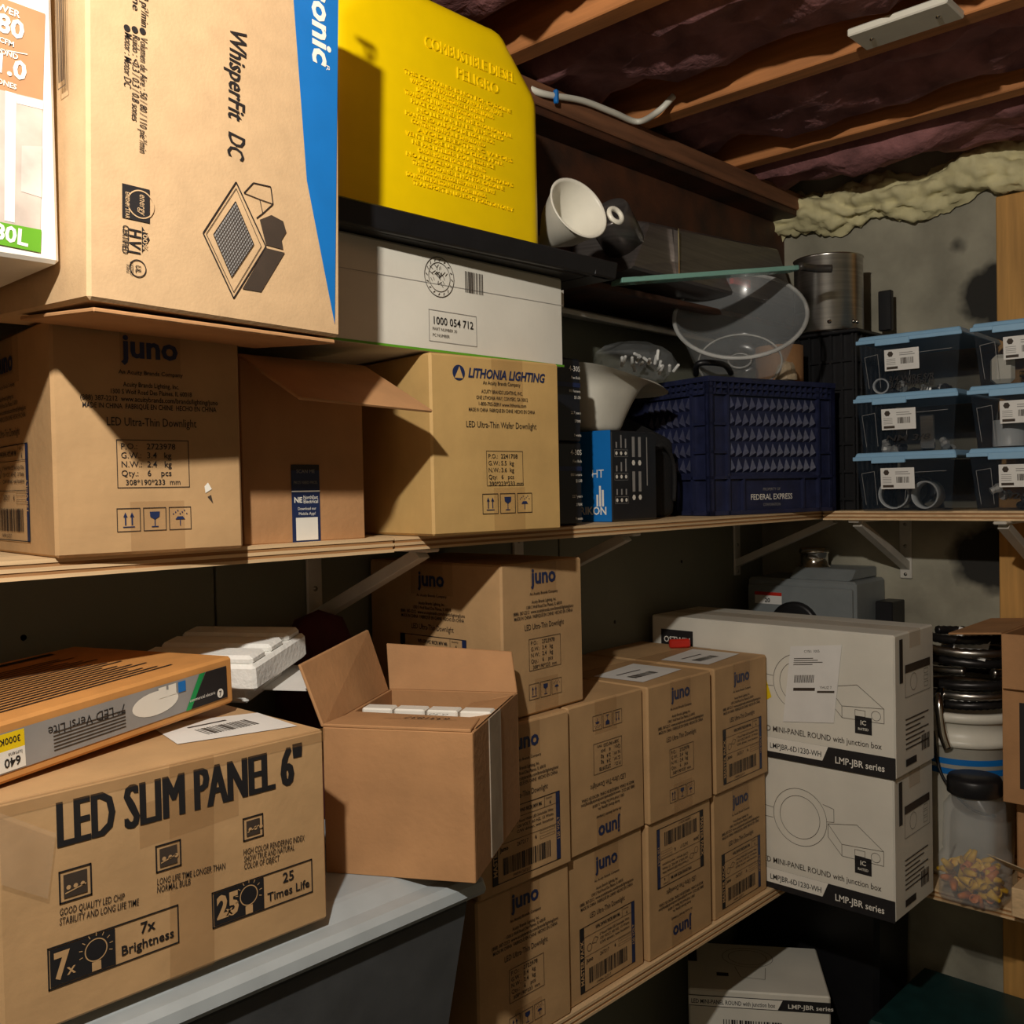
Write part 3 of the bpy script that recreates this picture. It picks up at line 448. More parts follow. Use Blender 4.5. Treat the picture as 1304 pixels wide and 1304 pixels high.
rl = empty('cardboard_tube', (1.945, 1.04, SH+CH)); tag(rl, 'short brown cardboard tube upright behind the clear tub', 'tube'); lathe('wall', [(.050, 0), (.050, .085), (.047, .085), (.047, 0), (.050, 0)], KB, rl, 36); lathe('lining', [(.0465, .002), (.0465, .084)], WB, rl, 36)
pg = obj('paper_bag', [Vector((1.86, .975, SH+CH))+Vector(p)*.6 for p in ((-.045, -.02, 0), (.03, -.03, 0), (.035, .03, 0), (-.04, .04, 0), (-.03, -.01, .06), (.01, -.02, .075), (.02, .02, .07), (-.03, .03, .065))], HF, mat('pale_paper', (190, 170, 140), .8, var=.15, scale=20), None, False, .012, 2); tag(pg, 'crumpled pale paper bag beside the cardboard tube', 'bag')
# corner: black wire basket, pot
bk = empty('wire_basket', (2.15, 1.02, SH)); tag(bk, 'tall black wire basket in the corner behind the bins', 'basket')
for k in range(6): box('rail', (-.10, -.105, .06*k+.02), (.10, -.099, .06*k+.026), BLK, bk, 0); box('rail', (-.106, -.10, .06*k+.02), (-.10, .10, .06*k+.026), BLK, bk, 0)
for k in range(9): box('wire', (-.10+.025*k-.002, -.107, 0), (-.10+.025*k+.002, -.103, .38), BLK, bk, 0); box('wire', (-.108, -.10+.025*k-.002, 0), (-.104, -.10+.025*k+.002, .38), BLK, bk, 0)
box('wall', (-.10, -.099, 0), (.10, -.095, .38), BLK, bk, 0); box('wall', (-.099, -.095, 0), (-.095, .10, .38), BLK, bk, 0)
box('top_plate', (-.115, -.115, .38), (.112, .11, .388), BLK, bk)
pt = empty('steel_pot', (2.10, 1.00, SH+.389)); tag(pt, 'brushed stainless steel canister on the wire basket', 'pot'); lathe('body', [(0, 0), (.072, 0), (.074, .004), (.074, .165), (.076, .168), (.072, .170), (.07, .164), (.0, .16)], SST, pt, 40)
for a_ in (3.6, 4.35, 4.5): lathe('rivet', [(0, .004), (.004, .003), (.005, 0)], CHR, pt, 10, frame_to((.074*math.cos(a_), .074*math.sin(a_), .02), (math.cos(a_), math.sin(a_), 0)))
o = box('dark_bracket', (2.20, .90, SH+.40), (2.215, .93, SH+.49), BLK); tag(o, 'thin black bar standing beside the steel canister', 'bar')
# range hood on the beam flange
hz = ZC+.373; q0 = atY(800, 335, 1.06); HV = [(1.43, 1.05, hz+.02), (2.12, 1.085, hz+.03), (2.19, 1.19, hz+.0), (1.40, 1.19, hz), (1.50, 1.06, hz+.115), (2.06, 1.10, hz+.165), (2.12, 1.19, hz+.175), (1.46, 1.19, hz+.15)]
hd = empty('range_hood', (1.8, 1.1, hz)); tag(hd, 'dark stainless range hood resting on the steel beam', 'range hood'); O = hd.location; hexa('shell', [Vector(v)-O for v in HV], DST, hd, .004)
lathe('duct_collar', [(.0, .03), (.030, .03), (.036, .036), (.038, .03), (.038, -.04)], DST, hd, 32, frame_to(Vector((1.44, 1.09, hz+.10))-O, (-.75, -.1, .6)), solid=.001); box('seam', Vector((1.585, 1.054, hz+.03))-O, Vector((1.589, 1.064, hz+.118))-O, CHR, hd, 0)
box('sticker', Vector((1.80, 1.064, hz+.045))-O, Vector((1.87, 1.073, hz+.06))-O, RED, hd, 0)
g0, g1 = atY(792, 360, 1.0), atZ(1022, 343, ZC+.42); g1 = RAY(1022, 343)*(1.92)+Vector((0, 0, ZC)); g0 = RAY(792, 360)*1.68+Vector((0, 0, ZC)); gd = (g1-g0); bk_ = Vector((.45, .75, .06)).normalized()*.05
gl = hexa('glass_panel', [g0, g1, g1+bk_, g0+bk_, g0+Vector((0, 0, .009)), g1+Vector((0, 0, .009)), g1+bk_+Vector((0, 0, .009)), g0+bk_+Vector((0, 0, .009))], GLS, None, .001); tag(gl, 'thick greenish glass panel under the range hood', 'glass panel')
q = RAY(1040, 342)*1.95+Vector((0, 0, ZC)); bc_ = tube('cable_bundle', [g1+Vector((-.01, 0, .004)), g1+Vector((.012, 0, .006)), q, q+r2*.03], .008, mat('dark_rubber', (60, 56, 52), .4)); tag(bc_, 'small dark bundle of cable at the end of the glass panel', 'cable')
o = hexa('painted_board', [(1.30, 1.17, ZC+.325), (1.90, 1.17, ZC+.315), (1.90, 1.26, ZC+.34), (1.30, 1.26, ZC+.34), (1.30, 1.17, ZC+.335), (1.90, 1.17, ZC+.325), (1.90, 1.26, ZC+.359), (1.30, 1.26, ZC+.359)], WMET); tag(o, 'pale painted panel wedged under the steel beam', 'panel')
# ---------------------------------------------------------------- blue lidded bins
BW, BD, BH = .205, .268, .118
def bin_(loc, label, yaw=0):
    b = empty('storage_bin', loc, math.radians(yaw)); tag(b, label, 'storage bin', 'blue lidded bins'); h = BH-.012; a = BW/2; t = .014
    V = []; F = []                                                # open tapered shell; local x = width (world -Y), y = depth (world +X)
    for z, s, y0, y1 in ((.0, a-t, t, BD-t), (h, a-.004, .004, BD-.004)): V += [(-s, y0, z), (s, y0, z), (s, y1, z), (-s, y1, z)]
    F = [(0, 3, 2, 1), (0, 1, 5, 4), (1, 2, 6, 5), (2, 3, 7, 6), (3, 0, 4, 7)]
    obj('tub', V, F, BINP, b, False, 0, solid=.0015)
    lid = hexa('lid', [(-a, 0, h), (a, 0, h), (a, BD, h), (-a, BD, h), (-a+.004, .004, BH), (a-.004, .004, BH), (a-.004, BD-.004, BH), (-a+.004, BD-.004, BH)], LIDB, b, .002)
    box('lid_lip', (-a-.001, -.003, h-.004), (a+.001, .003, h+.004), LIDB, lid, .001); box('lid_tab', (-a*.62, -.005, h-.010), (a*.05, .002, h+.003), LIDB, lid, .001)
    P = Print(); P.path(GREY, [(-a*.78, .012), (-a*.86, h-.03), (-a*.6, h-.026), (-a*.55, .012)], .0007); P.path(GREY, [(0, .02), (.006, h-.03), (a*.8, h-.028)], .0007); P.place(b, (0, .010, .0), (1, 0, 0), (0, -.03, 1), 'moulded_ribs', .002)
    P = Print(); x0, y0 = -.045, .044; P.rect(PAPER, x0, y0, x0+.068, y0+.042); P.disc(INKS, x0+.012, y0+.033, .006, 1, n=6); P.barcode(INKS, x0+.032, y0+.012, x0+.058, y0+.024, 12, 1); P.rect(GREY, x0+.030, y0+.033, x0+.056, y0+.0345, 1); P.rect(GREY, x0+.030, y0+.029, x0+.060, y0+.0305, 1); P.rect(INKS, x0+.004, y0+.003, x0+.026, y0+.008, 1)
    for k in range(4): P.rect(GREY, x0+.004, y0+.012+.0035*k, x0+.022, y0+.013+.0035*k, 1)
    P.place(b, (0, .0045, 0), (1, 0, 0), (0, -.07, 1), 'label', .0012); return b
LB = ['bottom blue lidded bin next to the crate holding two white pipe rings', 'middle blue lidded bin next to the crate holding a metal strap', 'top blue lidded bin next to the crate with handwriting on its side', 'bottom blue lidded bin by the timber post full of metal fittings', 'middle blue lidded bin by the timber post holding two grey couplings', 'top blue lidded bin by the timber post holding a white block']
bins = []
for s in range(2):
    for k in range(3):
        z = SH+BH*k*1.005; o = bin_((1.958+.004*k+.006*s, .775-s*.222+(.006, .004, -.002)[k], z), LB[3*s+k], -90+(-1, 1, 2)[k]); bins.append(o)
for i, tx_ in ((2, '3/4 WIRE S/R'), (2, '3/8 NIPPLE'), (3, '1/2 WIRE'), (1, 'NM 3/8')):
    P = Print(); P.fit(INK, tx_, -.04, .022-.012*(tx_[0] == '3' and 'N' in tx_), .05, .016, .02, .2); P.place(bins[i], (0, .007, 0), (1, 0, 0), (0, -.1, 1), 'handwriting', .0016)
def ring(name, loc, r, L, m, d, label, cat='pipe fitting', t=.003):
    o = lathe(name, [(r, 0), (r, L), (r-t, L), (r-t, 0), (r, 0)], m, None, 28, frame_to((0, 0, 0), d)); o.location = loc; tag(o, label, cat); return o
def inbin(i, x, y, z): return bins[i].matrix_basis @ Vector((x, y, z))
for i in range(6): pass
ring('pipe_ring', inbin(0, -.035, .035, .033), .030, .03, PVC, (1, .15, 0), 'white pipe ring nearer the crate in the bottom bin by the crate'); ring('pipe_ring', inbin(0, .028, .035, .031), .028, .03, PVC, (1, -.1, 0), 'white pipe ring nearer the post in the bottom bin by the crate')
ring('pipe_ring', inbin(2, -.065, .03, .018), .016, .02, PVC, (1, .2, .1), 'small grey pipe ring in the handwritten bin'); ring('pipe_elbow', inbin(0, -.02, .14, .040), .030, .045, mat('dark_fitting', (70, 70, 72), .4, .5), (1, .8, 0), 'dark pipe fitting behind the white rings')
for x, l in ((-.045, 'grey plastic coupling nearer the crate in the middle bin'), (.03, 'grey plastic coupling nearer the post in the middle bin')): ring('coupling', inbin(4, x, .06, .003), .030, .05, PVC, (0, 0, 1), l)
o = box('metal_strap', (-.002, -.014, 0), (.002, .014, .07), SST); o.location = inbin(1, .03, .045, .004); o.rotation_euler = (0, -.25, .2); tag(o, 'bent steel strap in the middle bin by the crate', 'strap')
o = box('white_block', (-.02, -.02, 0), (.02, .02, .055), WPL, bevel=.008); o.location = inbin(5, -.06, .05, .004); o.rotation_euler = (0, 0, .4); tag(o, 'white plastic block in the top bin by the post', 'block'); o = tube('brass_rod', [inbin(5, -.03, .05, .02), inbin(5, .06, .06, .022)], .006, mat('brass', (190, 150, 80), .3, 1)); tag(o, 'brass rod in the top bin by the post', 'rod')
for i, cnt in ((3, 26), (1, 9), (2, 7)):
    for k in range(cnt):
        o = lathe('small_fitting', [(.0, 0), (.008, 0), (.010, .006), (.007, .012), (.007, .02), (0, .02)], mat('zinc', (205, 205, 202), .35, .35) if k % 3 else mat('dark_fitting', (70, 70, 72), .4, .5), None, 8, smooth=False); o.location = inbin(i, random.uniform(-.07, .07), random.uniform(.035, .12), .008+.018*(k % 3 if i == 3 else 0)); o.rotation_euler = [random.uniform(0, 3) for _ in range(3)]
        tag(o, {3: 'small metal conduit fitting in the bottom bin by the post', 1: 'small metal fitting in the middle bin by the crate', 2: 'small metal fitting in the handwritten bin'}[i], 'fitting', {3: 'fittings in the bottom bin by the post', 1: 'fittings in the middle bin by the crate', 2: 'fittings in the handwritten bin'}[i])
ring('lock_ring', inbin(3, .055, .028, .03), .017, .012, PVC, (1, .2, .2), 'pale lock ring on the metal fittings', t=.005)
# ---------------------------------------------------------------- panel-light cartons
def panel_box(loc, label, logo, lab):
    d = (.185, .53, .262); o = carton('panel_light_carton', loc, 0, d, WB, seam=False); tag(o, label, 'carton', 'white panel-light cartons'); box('top_tape', (d[0]/2-.025, -.001, d[2]-.03), (d[0]/2+.025, d[1]+.001, d[2]+.0006), CTAPE, o, 0)
    P = Print(); w_ = d[1]; h = d[2]; X0 = .29                     # print sits near the aisle end of the long face
    P.part('name_strip'); P.rect(INK, X0-.02, 0, w_, .04); P.poly(WHITE, [(X0-.02, .012), (X0+.10, .012), (X0+.112, .04), (X0-.02, .04)], 1); P.fit(INK, 'LMPJBR-6D1230-WH', X0-.01, .019, X0+.098, .015, .006, layer=2); P.fit(WHITE, 'LMP-JBR series', w_-.115, .012, w_-.02, .018, .01, layer=1); P.fit(INKS, 'LED MINI-PANEL ROUND with junction box', X0-.03, .052, w_-.025, .016, .004)
    cx, cy = X0+.055, .155; P.part('light_drawing'); P.ring(INKS, cx, cy, .056, .0008); P.ring(INKS, cx, cy, .042, .0008); P.path(INKS, [(cx-.056, cy+.008), (cx-.075, cy+.010), (cx-.075, cy-.012), (cx-.056, cy-.012)], .0008); P.path(INKS, [(cx+.048, cy+.035), (cx+.07, cy+.03), (cx+.07, cy+.005), (cx+.055, cy+.003)], .0008)
    j = [(cx+.058, cy), (cx+.115, cy+.01), (cx+.165, cy-.028), (cx+.165, cy-.055), (cx+.085, cy-.055), (cx+.058, cy-.025)]; P.path(INKS, j, .0008, closed=True); P.path(INKS, [j[0], (cx+.085, cy-.033), j[2]], .0008); P.line(INKS, (cx+.085, cy-.033), j[4], .0008); P.ring(INKS, cx+.15, cy-.043, .009, .0007); P.frame(INKS, cx+.11, cy-.048, cx+.13, cy-.036, .0007)
    P.part('rating_badge'); P.rect(INK, w_-.075, .075, w_-.043, .107); P.text(WB, 'IC', w_-.059, .092, .012, .02, 0, 'CENTER', layer=1); P.text(WB, 'RATED', w_-.059, .082, .0065, .02, 0, 'CENTER', layer=1)
    if logo: P.part('logo'); P.rect(INK, .025, h-.065, .105, h-.028); P.fit(WHITE, 'OSTWIN', .032, h-.055, .098, .018, .01, layer=1)
    left(P, o, d)
    P = Print(); P.rect(INK, .02, h-.09, .035, h-.01); P.rect(INKS, .045, h-.075, d[0]-.02, h-.06); P.frame(INKS, .045, h-.12, d[0]-.02, h-.06, .0008); P.ring(INKS, .085, h-.095, .016, .0008)
    for k in range(4): P.frame(INKS, d[0]-.05, h-.075-.0125*k, d[0]-.03, h-.066-.0125*k, .0007)
    for k in range(7): P.rect(INKS, .045, .10-.009*k, d[0]-.03-.02*(k % 3), .1025-.009*k)
    P.rect(INK, .045, .015, .095, .028); P.barcode(INKS, .12, .03, .16, .06, 10); front(P, o, d)
    if lab:
        P = Print(); M = lambda a, b: (.31+a*math.cos(.12)-b*math.sin(.12)*-1, .075+b*math.cos(.12)-a*math.sin(.12)*-1)
        R = lambda m, a0, b0, a1, b1, l: P.poly(m, [M(a0, b0), M(a1, b0), M(a1, b1), M(a0, b1)], l)
        R(PAPER, 0, 0, .105, .15, 3); R(INKS, .015, .062, .06, .068, 4); R(INKS, .065, .058, .10, .062, 4)
        for k in range(14): R(INKS, .015+.003*k, .078, .0165+.003*k, .093, 4)
        for k in range(4): R(INKS, .01, .125-.004*k, .05+.01*(k % 3), .1265-.004*k, 4)
        P.text(INKS, 'CYB1 1005', *M(.03, .137), .007, rot=.12, layer=4); P.text(INKS, 'YHUZ 7', *M(.07, .066), .007, rot=.12, layer=4); left(P, o, d)
        P = Print(); P.poly(YEL, [(.255, .10), (.285, .12), (.272, .16), (.255, .15)]); P.text(INKS, '100', .262, .125, .01, rot=1, layer=1); left(P, o, d)
    return o
panel_box((1.752, .722, LS), 'white panel-light carton at the bottom of two at the shelf end', 0, 0); panel_box((1.749, .717, LS+.263), 'white panel-light carton on top with shipping label and black logo', 1, 1)
q = atZ(862, 816, LS+2*JH+.012); o = box('red_clip', (-.022, -.006, 0), (.022, .006, .018), RED, bevel=.003); o.location = (q.x-.02, q.y-.02, LS+2*JH+.002); o.rotation_euler = (0, 0, -.7); tag(o, 'red plastic clip on the tan cartons before the black logo', 'clip')
# ---------------------------------------------------------------- tote, slim panel carton, versi box, foam, open carton
tt = empty('storage_tote', (.42, 1.03, LS)); tag(tt, 'grey plastic tote with pale lid under the slim panel carton', 'tote'); ZT = .355; x0, x1, y0, y1 = -.42, .40, -.20, .235
hexa('body', [(x0+.05, y0+.04, 0), (x1-.06, y0+.04, 0), (x1-.06, y1-.03, 0), (x0+.05, y1-.03, 0), (x0+.012, y0+.008, ZT-.03), (x1-.012, y0+.008, ZT-.03), (x1-.012, y1-.01, ZT-.03), (x0+.012, y1-.01, ZT-.03)], TOTE, tt, .012)
hexa('lid', [(x0, y0-.006, ZT-.034), (x1, y0-.006, ZT-.034), (x1, y1, ZT-.034), (x0, y1, ZT-.034), (x0+.004, y0, ZT-.012), (x1-.004, y0, ZT-.012), (x1-.004, y1, ZT-.012), (x0+.004, y1, ZT-.012)], TLID, tt, .006); hexa('lid_panel', [(x0+.03, y0+.022, ZT-.014), (x1-.04, y0+.022, ZT-.014), (x1-.04, y1-.03, ZT-.014), (x0+.03, y1-.03, ZT-.014), (x0+.055, y0+.05, ZT), (x1-.07, y0+.05, ZT), (x1-.07, y1-.05, ZT), (x0+.055, y1-.05, ZT)], TLID, tt, .004)
d = (.322, .29, .2); sl = carton('slim_panel_carton', (.282, .85, LS+ZT), 0, d, KR, seam=False); tag(sl, 'kraft carton printed with slim panel lights and bulb badges', 'carton')
P = Print(); Sp = lambda x, y: (lambda q: Vector((q.x-.282, q.z-LS-ZT)))(atY(x, y, .85))
def sfit(m, t, px0, py0, px1, py1, size, bold=0, lay=0): p0, p1 = Sp(px0, py0), Sp(px1, py1); dd = p1-p0; V, F = text_geo(t, size, bold, 0, 'LEFT'); wd = max(v[0] for v in V); P.text(m, t, p0.x, p0.y, size, bold, 0, 'LEFT', math.atan2(dd.y, dd.x), dd.length/wd, lay)
P.part('title_lettering')
for k in (-2, -1, 0, 1, 2): sfit(INK, 'LED SLIM PANEL 6"', 71+k, 1080-k*.27, 383+k, 995-k*.27, .056, 0, k/10)
for t, a, b in (('GOOD QUALITY LED CHIP', (75, 1166), (158, 1145)), ('STABILITY AND LONG LIFE TIME', (75, 1178), (176, 1152)), ('LONG LIFE TIME LONGER THAN', (199, 1127), (286, 1106)), ('NORMAL BULB', (199, 1137), (242, 1126)), ('HIGH COLOR RENDERING INDEX', (309, 1089), (387, 1070)), ('SHOW TRUE AND NATURAL', (310, 1098), (374, 1082)), ('COLOR OF OBJECT', (310, 1107), (355, 1096))): P.part('caption_text'); sfit(INK, t, *a, *b, .0085, .004)
for (px, py, s) in ((75, 1152, .028), (198, 1112, .025), (309, 1072, .023)):
    q = Sp(px, py); P.part('feature_symbol'); P.frame(INK, q.x, q.y, q.x+s, q.y+s, .0014); P.rect(INKS, q.x+.004, q.y+.004, q.x+s-.004, q.y+s-.004)
    for k in range(3): P.disc(KR, q.x+.008+.006*k, q.y+s*.45, .002, 1, n=8)
    P.line(KR, (q.x+.005, q.y+.008), (q.x+s-.005, q.y+.012), .001, 1)
def badge(pa, pm, pb, hgt, big, t1, t2):
    A, Mx, B = Sp(*pa), Sp(*pm), Sp(*pb); P.part('badge'); P.frame(INK, A.x, A.y, B.x, A.y+hgt, .0013); P.rect(INK, A.x+.002, A.y+.002, Mx.x, A.y+hgt-.002); P.text(KR, big, A.x+.005, A.y+.008, hgt*.85, .04, sx=.8, layer=1); P.text(KR, 'x', Mx.x-.042, A.y+.008, .014, .01, layer=1); c = (Mx.x-.017, A.y+hgt*.58); P.ring(KR, *c, .010, .001, 1); P.rect(KR, c[0]-.004, c[1]-.018, c[0]+.004, c[1]-.010, 1)
    for k in range(9): t = -.3+k*.46; P.line(KR, (c[0]+.012*math.cos(t), c[1]+.012*math.sin(t)), (c[0]+.015*math.cos(t), c[1]+.015*math.sin(t)), .0007, 1)
    P.text(INK, t1, (Mx.x+B.x)/2, A.y+hgt*.58, .014, .015, 0, 'CENTER'); P.text(INK, t2, (Mx.x+B.x)/2, A.y+hgt*.2, .012, .015, 0, 'CENTER')
badge((61, 1262), (147, 1230), (228, 1205), .036, '7', '7x', 'Brightness'); badge((270, 1183), (336, 1160), (398, 1145), .035, '25', '25', 'Times Life')
P.poly(TAPE, [(.145, 0), (.19, 0), (.195, .2), (.15, .2)], -1); P.poly(TAPE, [(.12, .13), (.22, .135), (.22, .175), (.12, .17)], -1); front(P, sl, d); P = Print(); P.poly(CTAPE, [(.002, .135), (.038, .112), (.046, .165), (.0, .195)]); P.place(sl, (0, 0, 0), (1, 0, 0), (0, 0, 1), 'loose_tape', .004)
P = Print(); P.poly(PAPER, [(.19, .06), (.31, .03), (.318, .12), (.21, .16)]); P.barcode(INKS, .23, .07, .29, .10, 18, 1); P.rect(INKS, .23, .112, .275, .116, 1); P.place(sl, (0, 0, d[2]), (1, 0, 0), (0, 1, 0), 'paper_label'); box('front_tape', (-.001, -.001, d[2]-.012), (d[0]+.001, .001, d[2]+.0008), TAPE, sl, 0)
# flat downlight carton lying on it
va, vb = Vector((.30, .888, LS+ZT+.202)), Vector((.583, .990, LS+ZT+.202)); yaw = math.degrees(math.atan2(vb.y-va.y, vb.x-va.x)); va -= (vb-va).normalized()*.06; d = ((vb-va).length, .24, .053)
vl = carton('flat_carton', va+Vector((0, 0, -.0)), yaw, d, mat('orange_kraft', (206, 146, 80), .7, var=.06), (0, -.03), seam=False); tag(vl, 'flat orange kraft carton with upside-down grey label lying on the kraft carton', 'carton')
P = Print(); w_, h = d[0], d[2]; P.part('label_strip'); P.rect(GREY, .03, .009, w_-.012, h-.009); P.poly(INK, [(w_-.012, .009), (w_-.07, .009), (w_-.045, h-.009), (w_-.012, h-.009)], 1); P.poly(TEAL, [(w_-.070, .009), (w_-.078, .009), (w_-.055, h-.009), (w_-.046, h-.009)], 1); P.disc(WHITE, w_-.12, h*.52, .032, 1, .012)
P.part('product_name')
for i, t in enumerate(('7" LED Versi Lite',)): P.text(INK, t, w_-.16, h-.016, .013, 0, 0, 'LEFT', math.pi, layer=1)
for k in range(6): P.rect(INKS, .115, .030-.0032*k, .20, .0312-.0032*k, 1)
P.part('lumen_label'); P.rect(YEL, .05, .028, .085, .043, 1); P.rect(WHITE, .05, .010, .085, .028, 1); P.text(INK, '3000K', .081, .039, .008, .01, 0, 'LEFT', math.pi, layer=2); P.text(INK, '640', .08, .021, .011, .02, 0, 'LEFT', math.pi, layer=2); P.text(INK, 'lumens', .082, .0255, .005, 0, 0, 'LEFT', math.pi, layer=2)
for k in range(3): P.rect((BLUE, WHITE, WHITE)[k], w_-.088-.014*k, h-.022, w_-.077-.014*k, h-.011, 2)
P.part('maker_mark'); P.disc(WHITE, w_-.024, .016, .005, 2); P.text(INK, '7', w_-.0265, .013, .008, .02, layer=3); P.text(WHITE, 'commercial electric', w_-.032, .017, .005, 0, 0, 'RIGHT', layer=2); front(P, vl, d)
P = Print()
for k in range(18): P.rect(INKS, .08, .03+.009*k, w_-.06-.012*(k % 4), .033+.009*k)
P.rect(INK, w_-.16, .215, w_-.05, .225); top(P, vl, d)
fo = empty('foam_packing', (.635, 1.115, LS+ZT+.20)); tag(fo, 'white ribbed foam packing block behind the flat carton', 'foam'); fo.rotation_euler = (0, -.12, .55)
box('block', (-.055, -.08, .02), (.095, .08, .052), EFOAM, fo, .004)
for k in range(3): box('rib', (-.05+.05*k, -.075, .05), (-.012+.05*k, .075, .062), EFOAM, fo, .004)
box('foot', (-.04, -.06, 0), (.06, .06, .021), EFOAM, fo, .003); box('paper_sheet', (.0, -.12, .004), (.10, -.05, .0055), PAPER, fo, 0)
# open taped carton
oc = empty('open_carton', (.677, .955, LS+ZT), math.radians(-60)); tag(oc, 'open taped brown carton with raised flaps in front of the tan stack', 'carton'); d = (.183, .225, .172); t = .004
box('front_wall', (0, 0, 0), (d[0], t, d[2]), KB, oc, .001); box('back_wall', (0, d[1]-t, 0), (d[0], d[1], d[2]), KB, oc, .001); sw = box('side_wall', (d[0]-t, t, 0), (d[0], d[1]-t, d[2]), KB, oc, .001); box('side_wall', (0, t, 0), (t, d[1]-t, d[2]), KB, oc, .001); box('bottom', (t, t, 0), (d[0]-t, d[1]-t, t), KB, oc, .001)
hexa('front_flap', [(0, 0, d[2]), (d[0]-.002, 0, d[2]), (d[0]-.012, .075, d[2]-.004), (.004, .085, d[2]-.004), (0, 0, d[2]+.004), (d[0]-.002, 0, d[2]+.004), (d[0]-.012, .075, d[2]), (.004, .085, d[2])], KB, oc, .001)
hexa('back_flap', [(.0, d[1]-t, d[2]), (d[0], d[1]-t, d[2]), (d[0]-.015, d[1]+.03, d[2]+.05), (-.012, d[1]+.02, d[2]+.06), (.0, d[1], d[2]), (d[0], d[1], d[2]), (d[0]-.015, d[1]+.034, d[2]+.05), (-.012, d[1]+.024, d[2]+.06)], KB, oc, .001)
hexa('side_flap', [(-.002, 0, d[2]), (t-.002, 0, d[2]), (t-.002, d[1]-.01, d[2]), (-.002, d[1]-.01, d[2]), (-.032, .004, d[2]+.072), (-.028, .004, d[2]+.072), (-.022, d[1]-.02, d[2]+.085), (-.026, d[1]-.02, d[2]+.085)], KB, oc, .001)
hexa('side_flap', [(d[0]-t, .02, d[2]), (d[0], .02, d[2]), (d[0], d[1]-.02, d[2]), (d[0]-t, d[1]-.02, d[2]), (d[0]-.06, .03, d[2]-.012), (d[0]-.056, .03, d[2]-.009), (d[0]-.056, d[1]-.03, d[2]-.009), (d[0]-.06, d[1]-.03, d[2]-.012)], KB, oc, .001)
box('side_tape', (d[0]-.001, .07, .004), (d[0]+.0012, .125, d[2]), mat('grey_tape', (190, 178, 160), .35, var=.12, scale=30, alpha=.7), oc, 0)
P = Print(); P.text(INKS, '6331837', .14, .06, .016, 0, .2, 'LEFT', math.pi); P.text(INKS, '0.30', .13, .085, .014, 0, .2, 'LEFT', math.pi); P.line(INKS, (.06, .045), (.15, .048), .0008)
P.place(oc, (0, 0, d[2]+.004), (1, 0, 0), (0, 1, -.05), 'handwriting')
for k in range(4): o = box('white_fixture', (-.02, -.012, 0), (.02, .012, .012), WG, bevel=.002); o.location = oc.matrix_basis @ Vector((.03+.043*k, .108, d[2]-.010)); o.rotation_euler = (0, 0, math.radians(-60)); tag(o, 'white plastic fixture piece inside the open taped carton', 'fixture', 'white pieces in the open carton')
for k in range(4): box('inner_support', (.01+.043*k, .09, .004), (.05+.043*k, .125, d[2]-.010), KB, oc, 0)
cpv = lathe('maroon_bag', [(.0, .0), (.06, .0), (.068, .03), (.062, .075), (.035, .10), (0, .105)], MAR, None, 24); cpv.location = (.845, 1.195, LS+ZT-.012); cpv.scale = (1.05, .9, 2.75); tag(cpv, 'maroon cloth bag behind the open taped carton', 'bag'); tube('cord', [(.06, -.03, .09), (.075, -.03, .07), (.07, -.04, .04)], .004, WPL, cpv)
# ---------------------------------------------------------------- meter box, bucket, jar, right carton
mb = empty('meter_box', (2.185, 1.07, LS+.25)); tag(mb, 'grey metal meter box on the concrete behind the white cartons', 'meter box')
box('enclosure', (-.075, -.12, 0), (.085, .15, .33), METG, mb, .006); box('cover', (-.085, -.115, .0), (-.075, .145, .315), METG, mb, .003); hexa('hood', [(-.06, -.10, .33), (.085, -.10, .33), (.085, .05, .33), (-.06, .05, .33), (-.03, -.10, .355), (.085, -.10, .355), (.085, .05, .355), (-.03, .05, .355)], METG, mb, .003)
lathe('hub', [(.036, 0), (.038, .01), (.032, .014), (.032, .04), (.036, .044), (.033, .055), (0, .055)], CHR, mb, 24, Matrix.Translation((.01, .02, .345))); lathe('dial_rim', [(.06, .0), (.06, .012), (.052, .014), (0, .014)], BLK, mb, 30, frame_to((-.085, .02, .22), (-1, 0, 0)))
P = Print(); P.rect(PAPER, .02, .27, .09, .298); P.rect(RED, .02, .29, .09, .298, 1); P.text(INK, '20', .046, .274, .014, .03, layer=1); P.place(mb, (-.085, .145, 0), (0, -1, 0), (0, 0, 1), 'sticker')
o = box('black_switch', (2.20, .905, LS+.45), (XB, .945, LS+.53), BLK); tag(o, 'small black box on the concrete beside the meter box', 'switch')
bu = empty('bucket', (2.115, .725, LS)); tag(bu, 'white plastic bucket with blue print holding metal conduit', 'bucket')
lathe('body', [(0, .002), (.088, .0), (.092, .01), (.103, .27), (.110, .272), (.110, .285), (.104, .287), (.105, .32), (.113, .322), (.113, .338), (.104, .34), (.098, .33), (.09, .02), (0, .015)], WPL, bu, 48)
for z in (.215, .235): lathe('blue_band', [(.1018+z*.001, z), (.1022+z*.001, z+.012)], BLUE, bu, 48)
tube('handle', [(-.11, .02, .30), (-.125, .0, .22), (-.115, -.05, .16), (-.075, -.085, .14)], .003, BLK, bu)
for k in range(7):
    pts = []; r = .078+.010*(k % 3); zc = LS+.352+.022*k; ph = random.uniform(0, 6)
    for i in range(13): t = ph+i*.47; pts.append((2.115+r*math.cos(t)*.95, .715+r*math.sin(t)*1.05, zc+.003*math.sin(t*1.7+k)))
    o = tube('flexible_conduit', pts, .0085, SST if k % 2 else mat('dark_conduit', (58, 56, 56), .35, .7), None, 8, 1, 6); tag(o, (('lowest', 'middle', 'topmost')[k//2]+' silver coil of flexible metal conduit on the white bucket') if k % 2 else (('lowest', 'second lowest', 'second highest', 'topmost')[k//2]+' dark coil of ribbed flexible conduit on the white bucket'), 'conduit', 'silver conduit coils' if k % 2 else 'dark conduit coils')
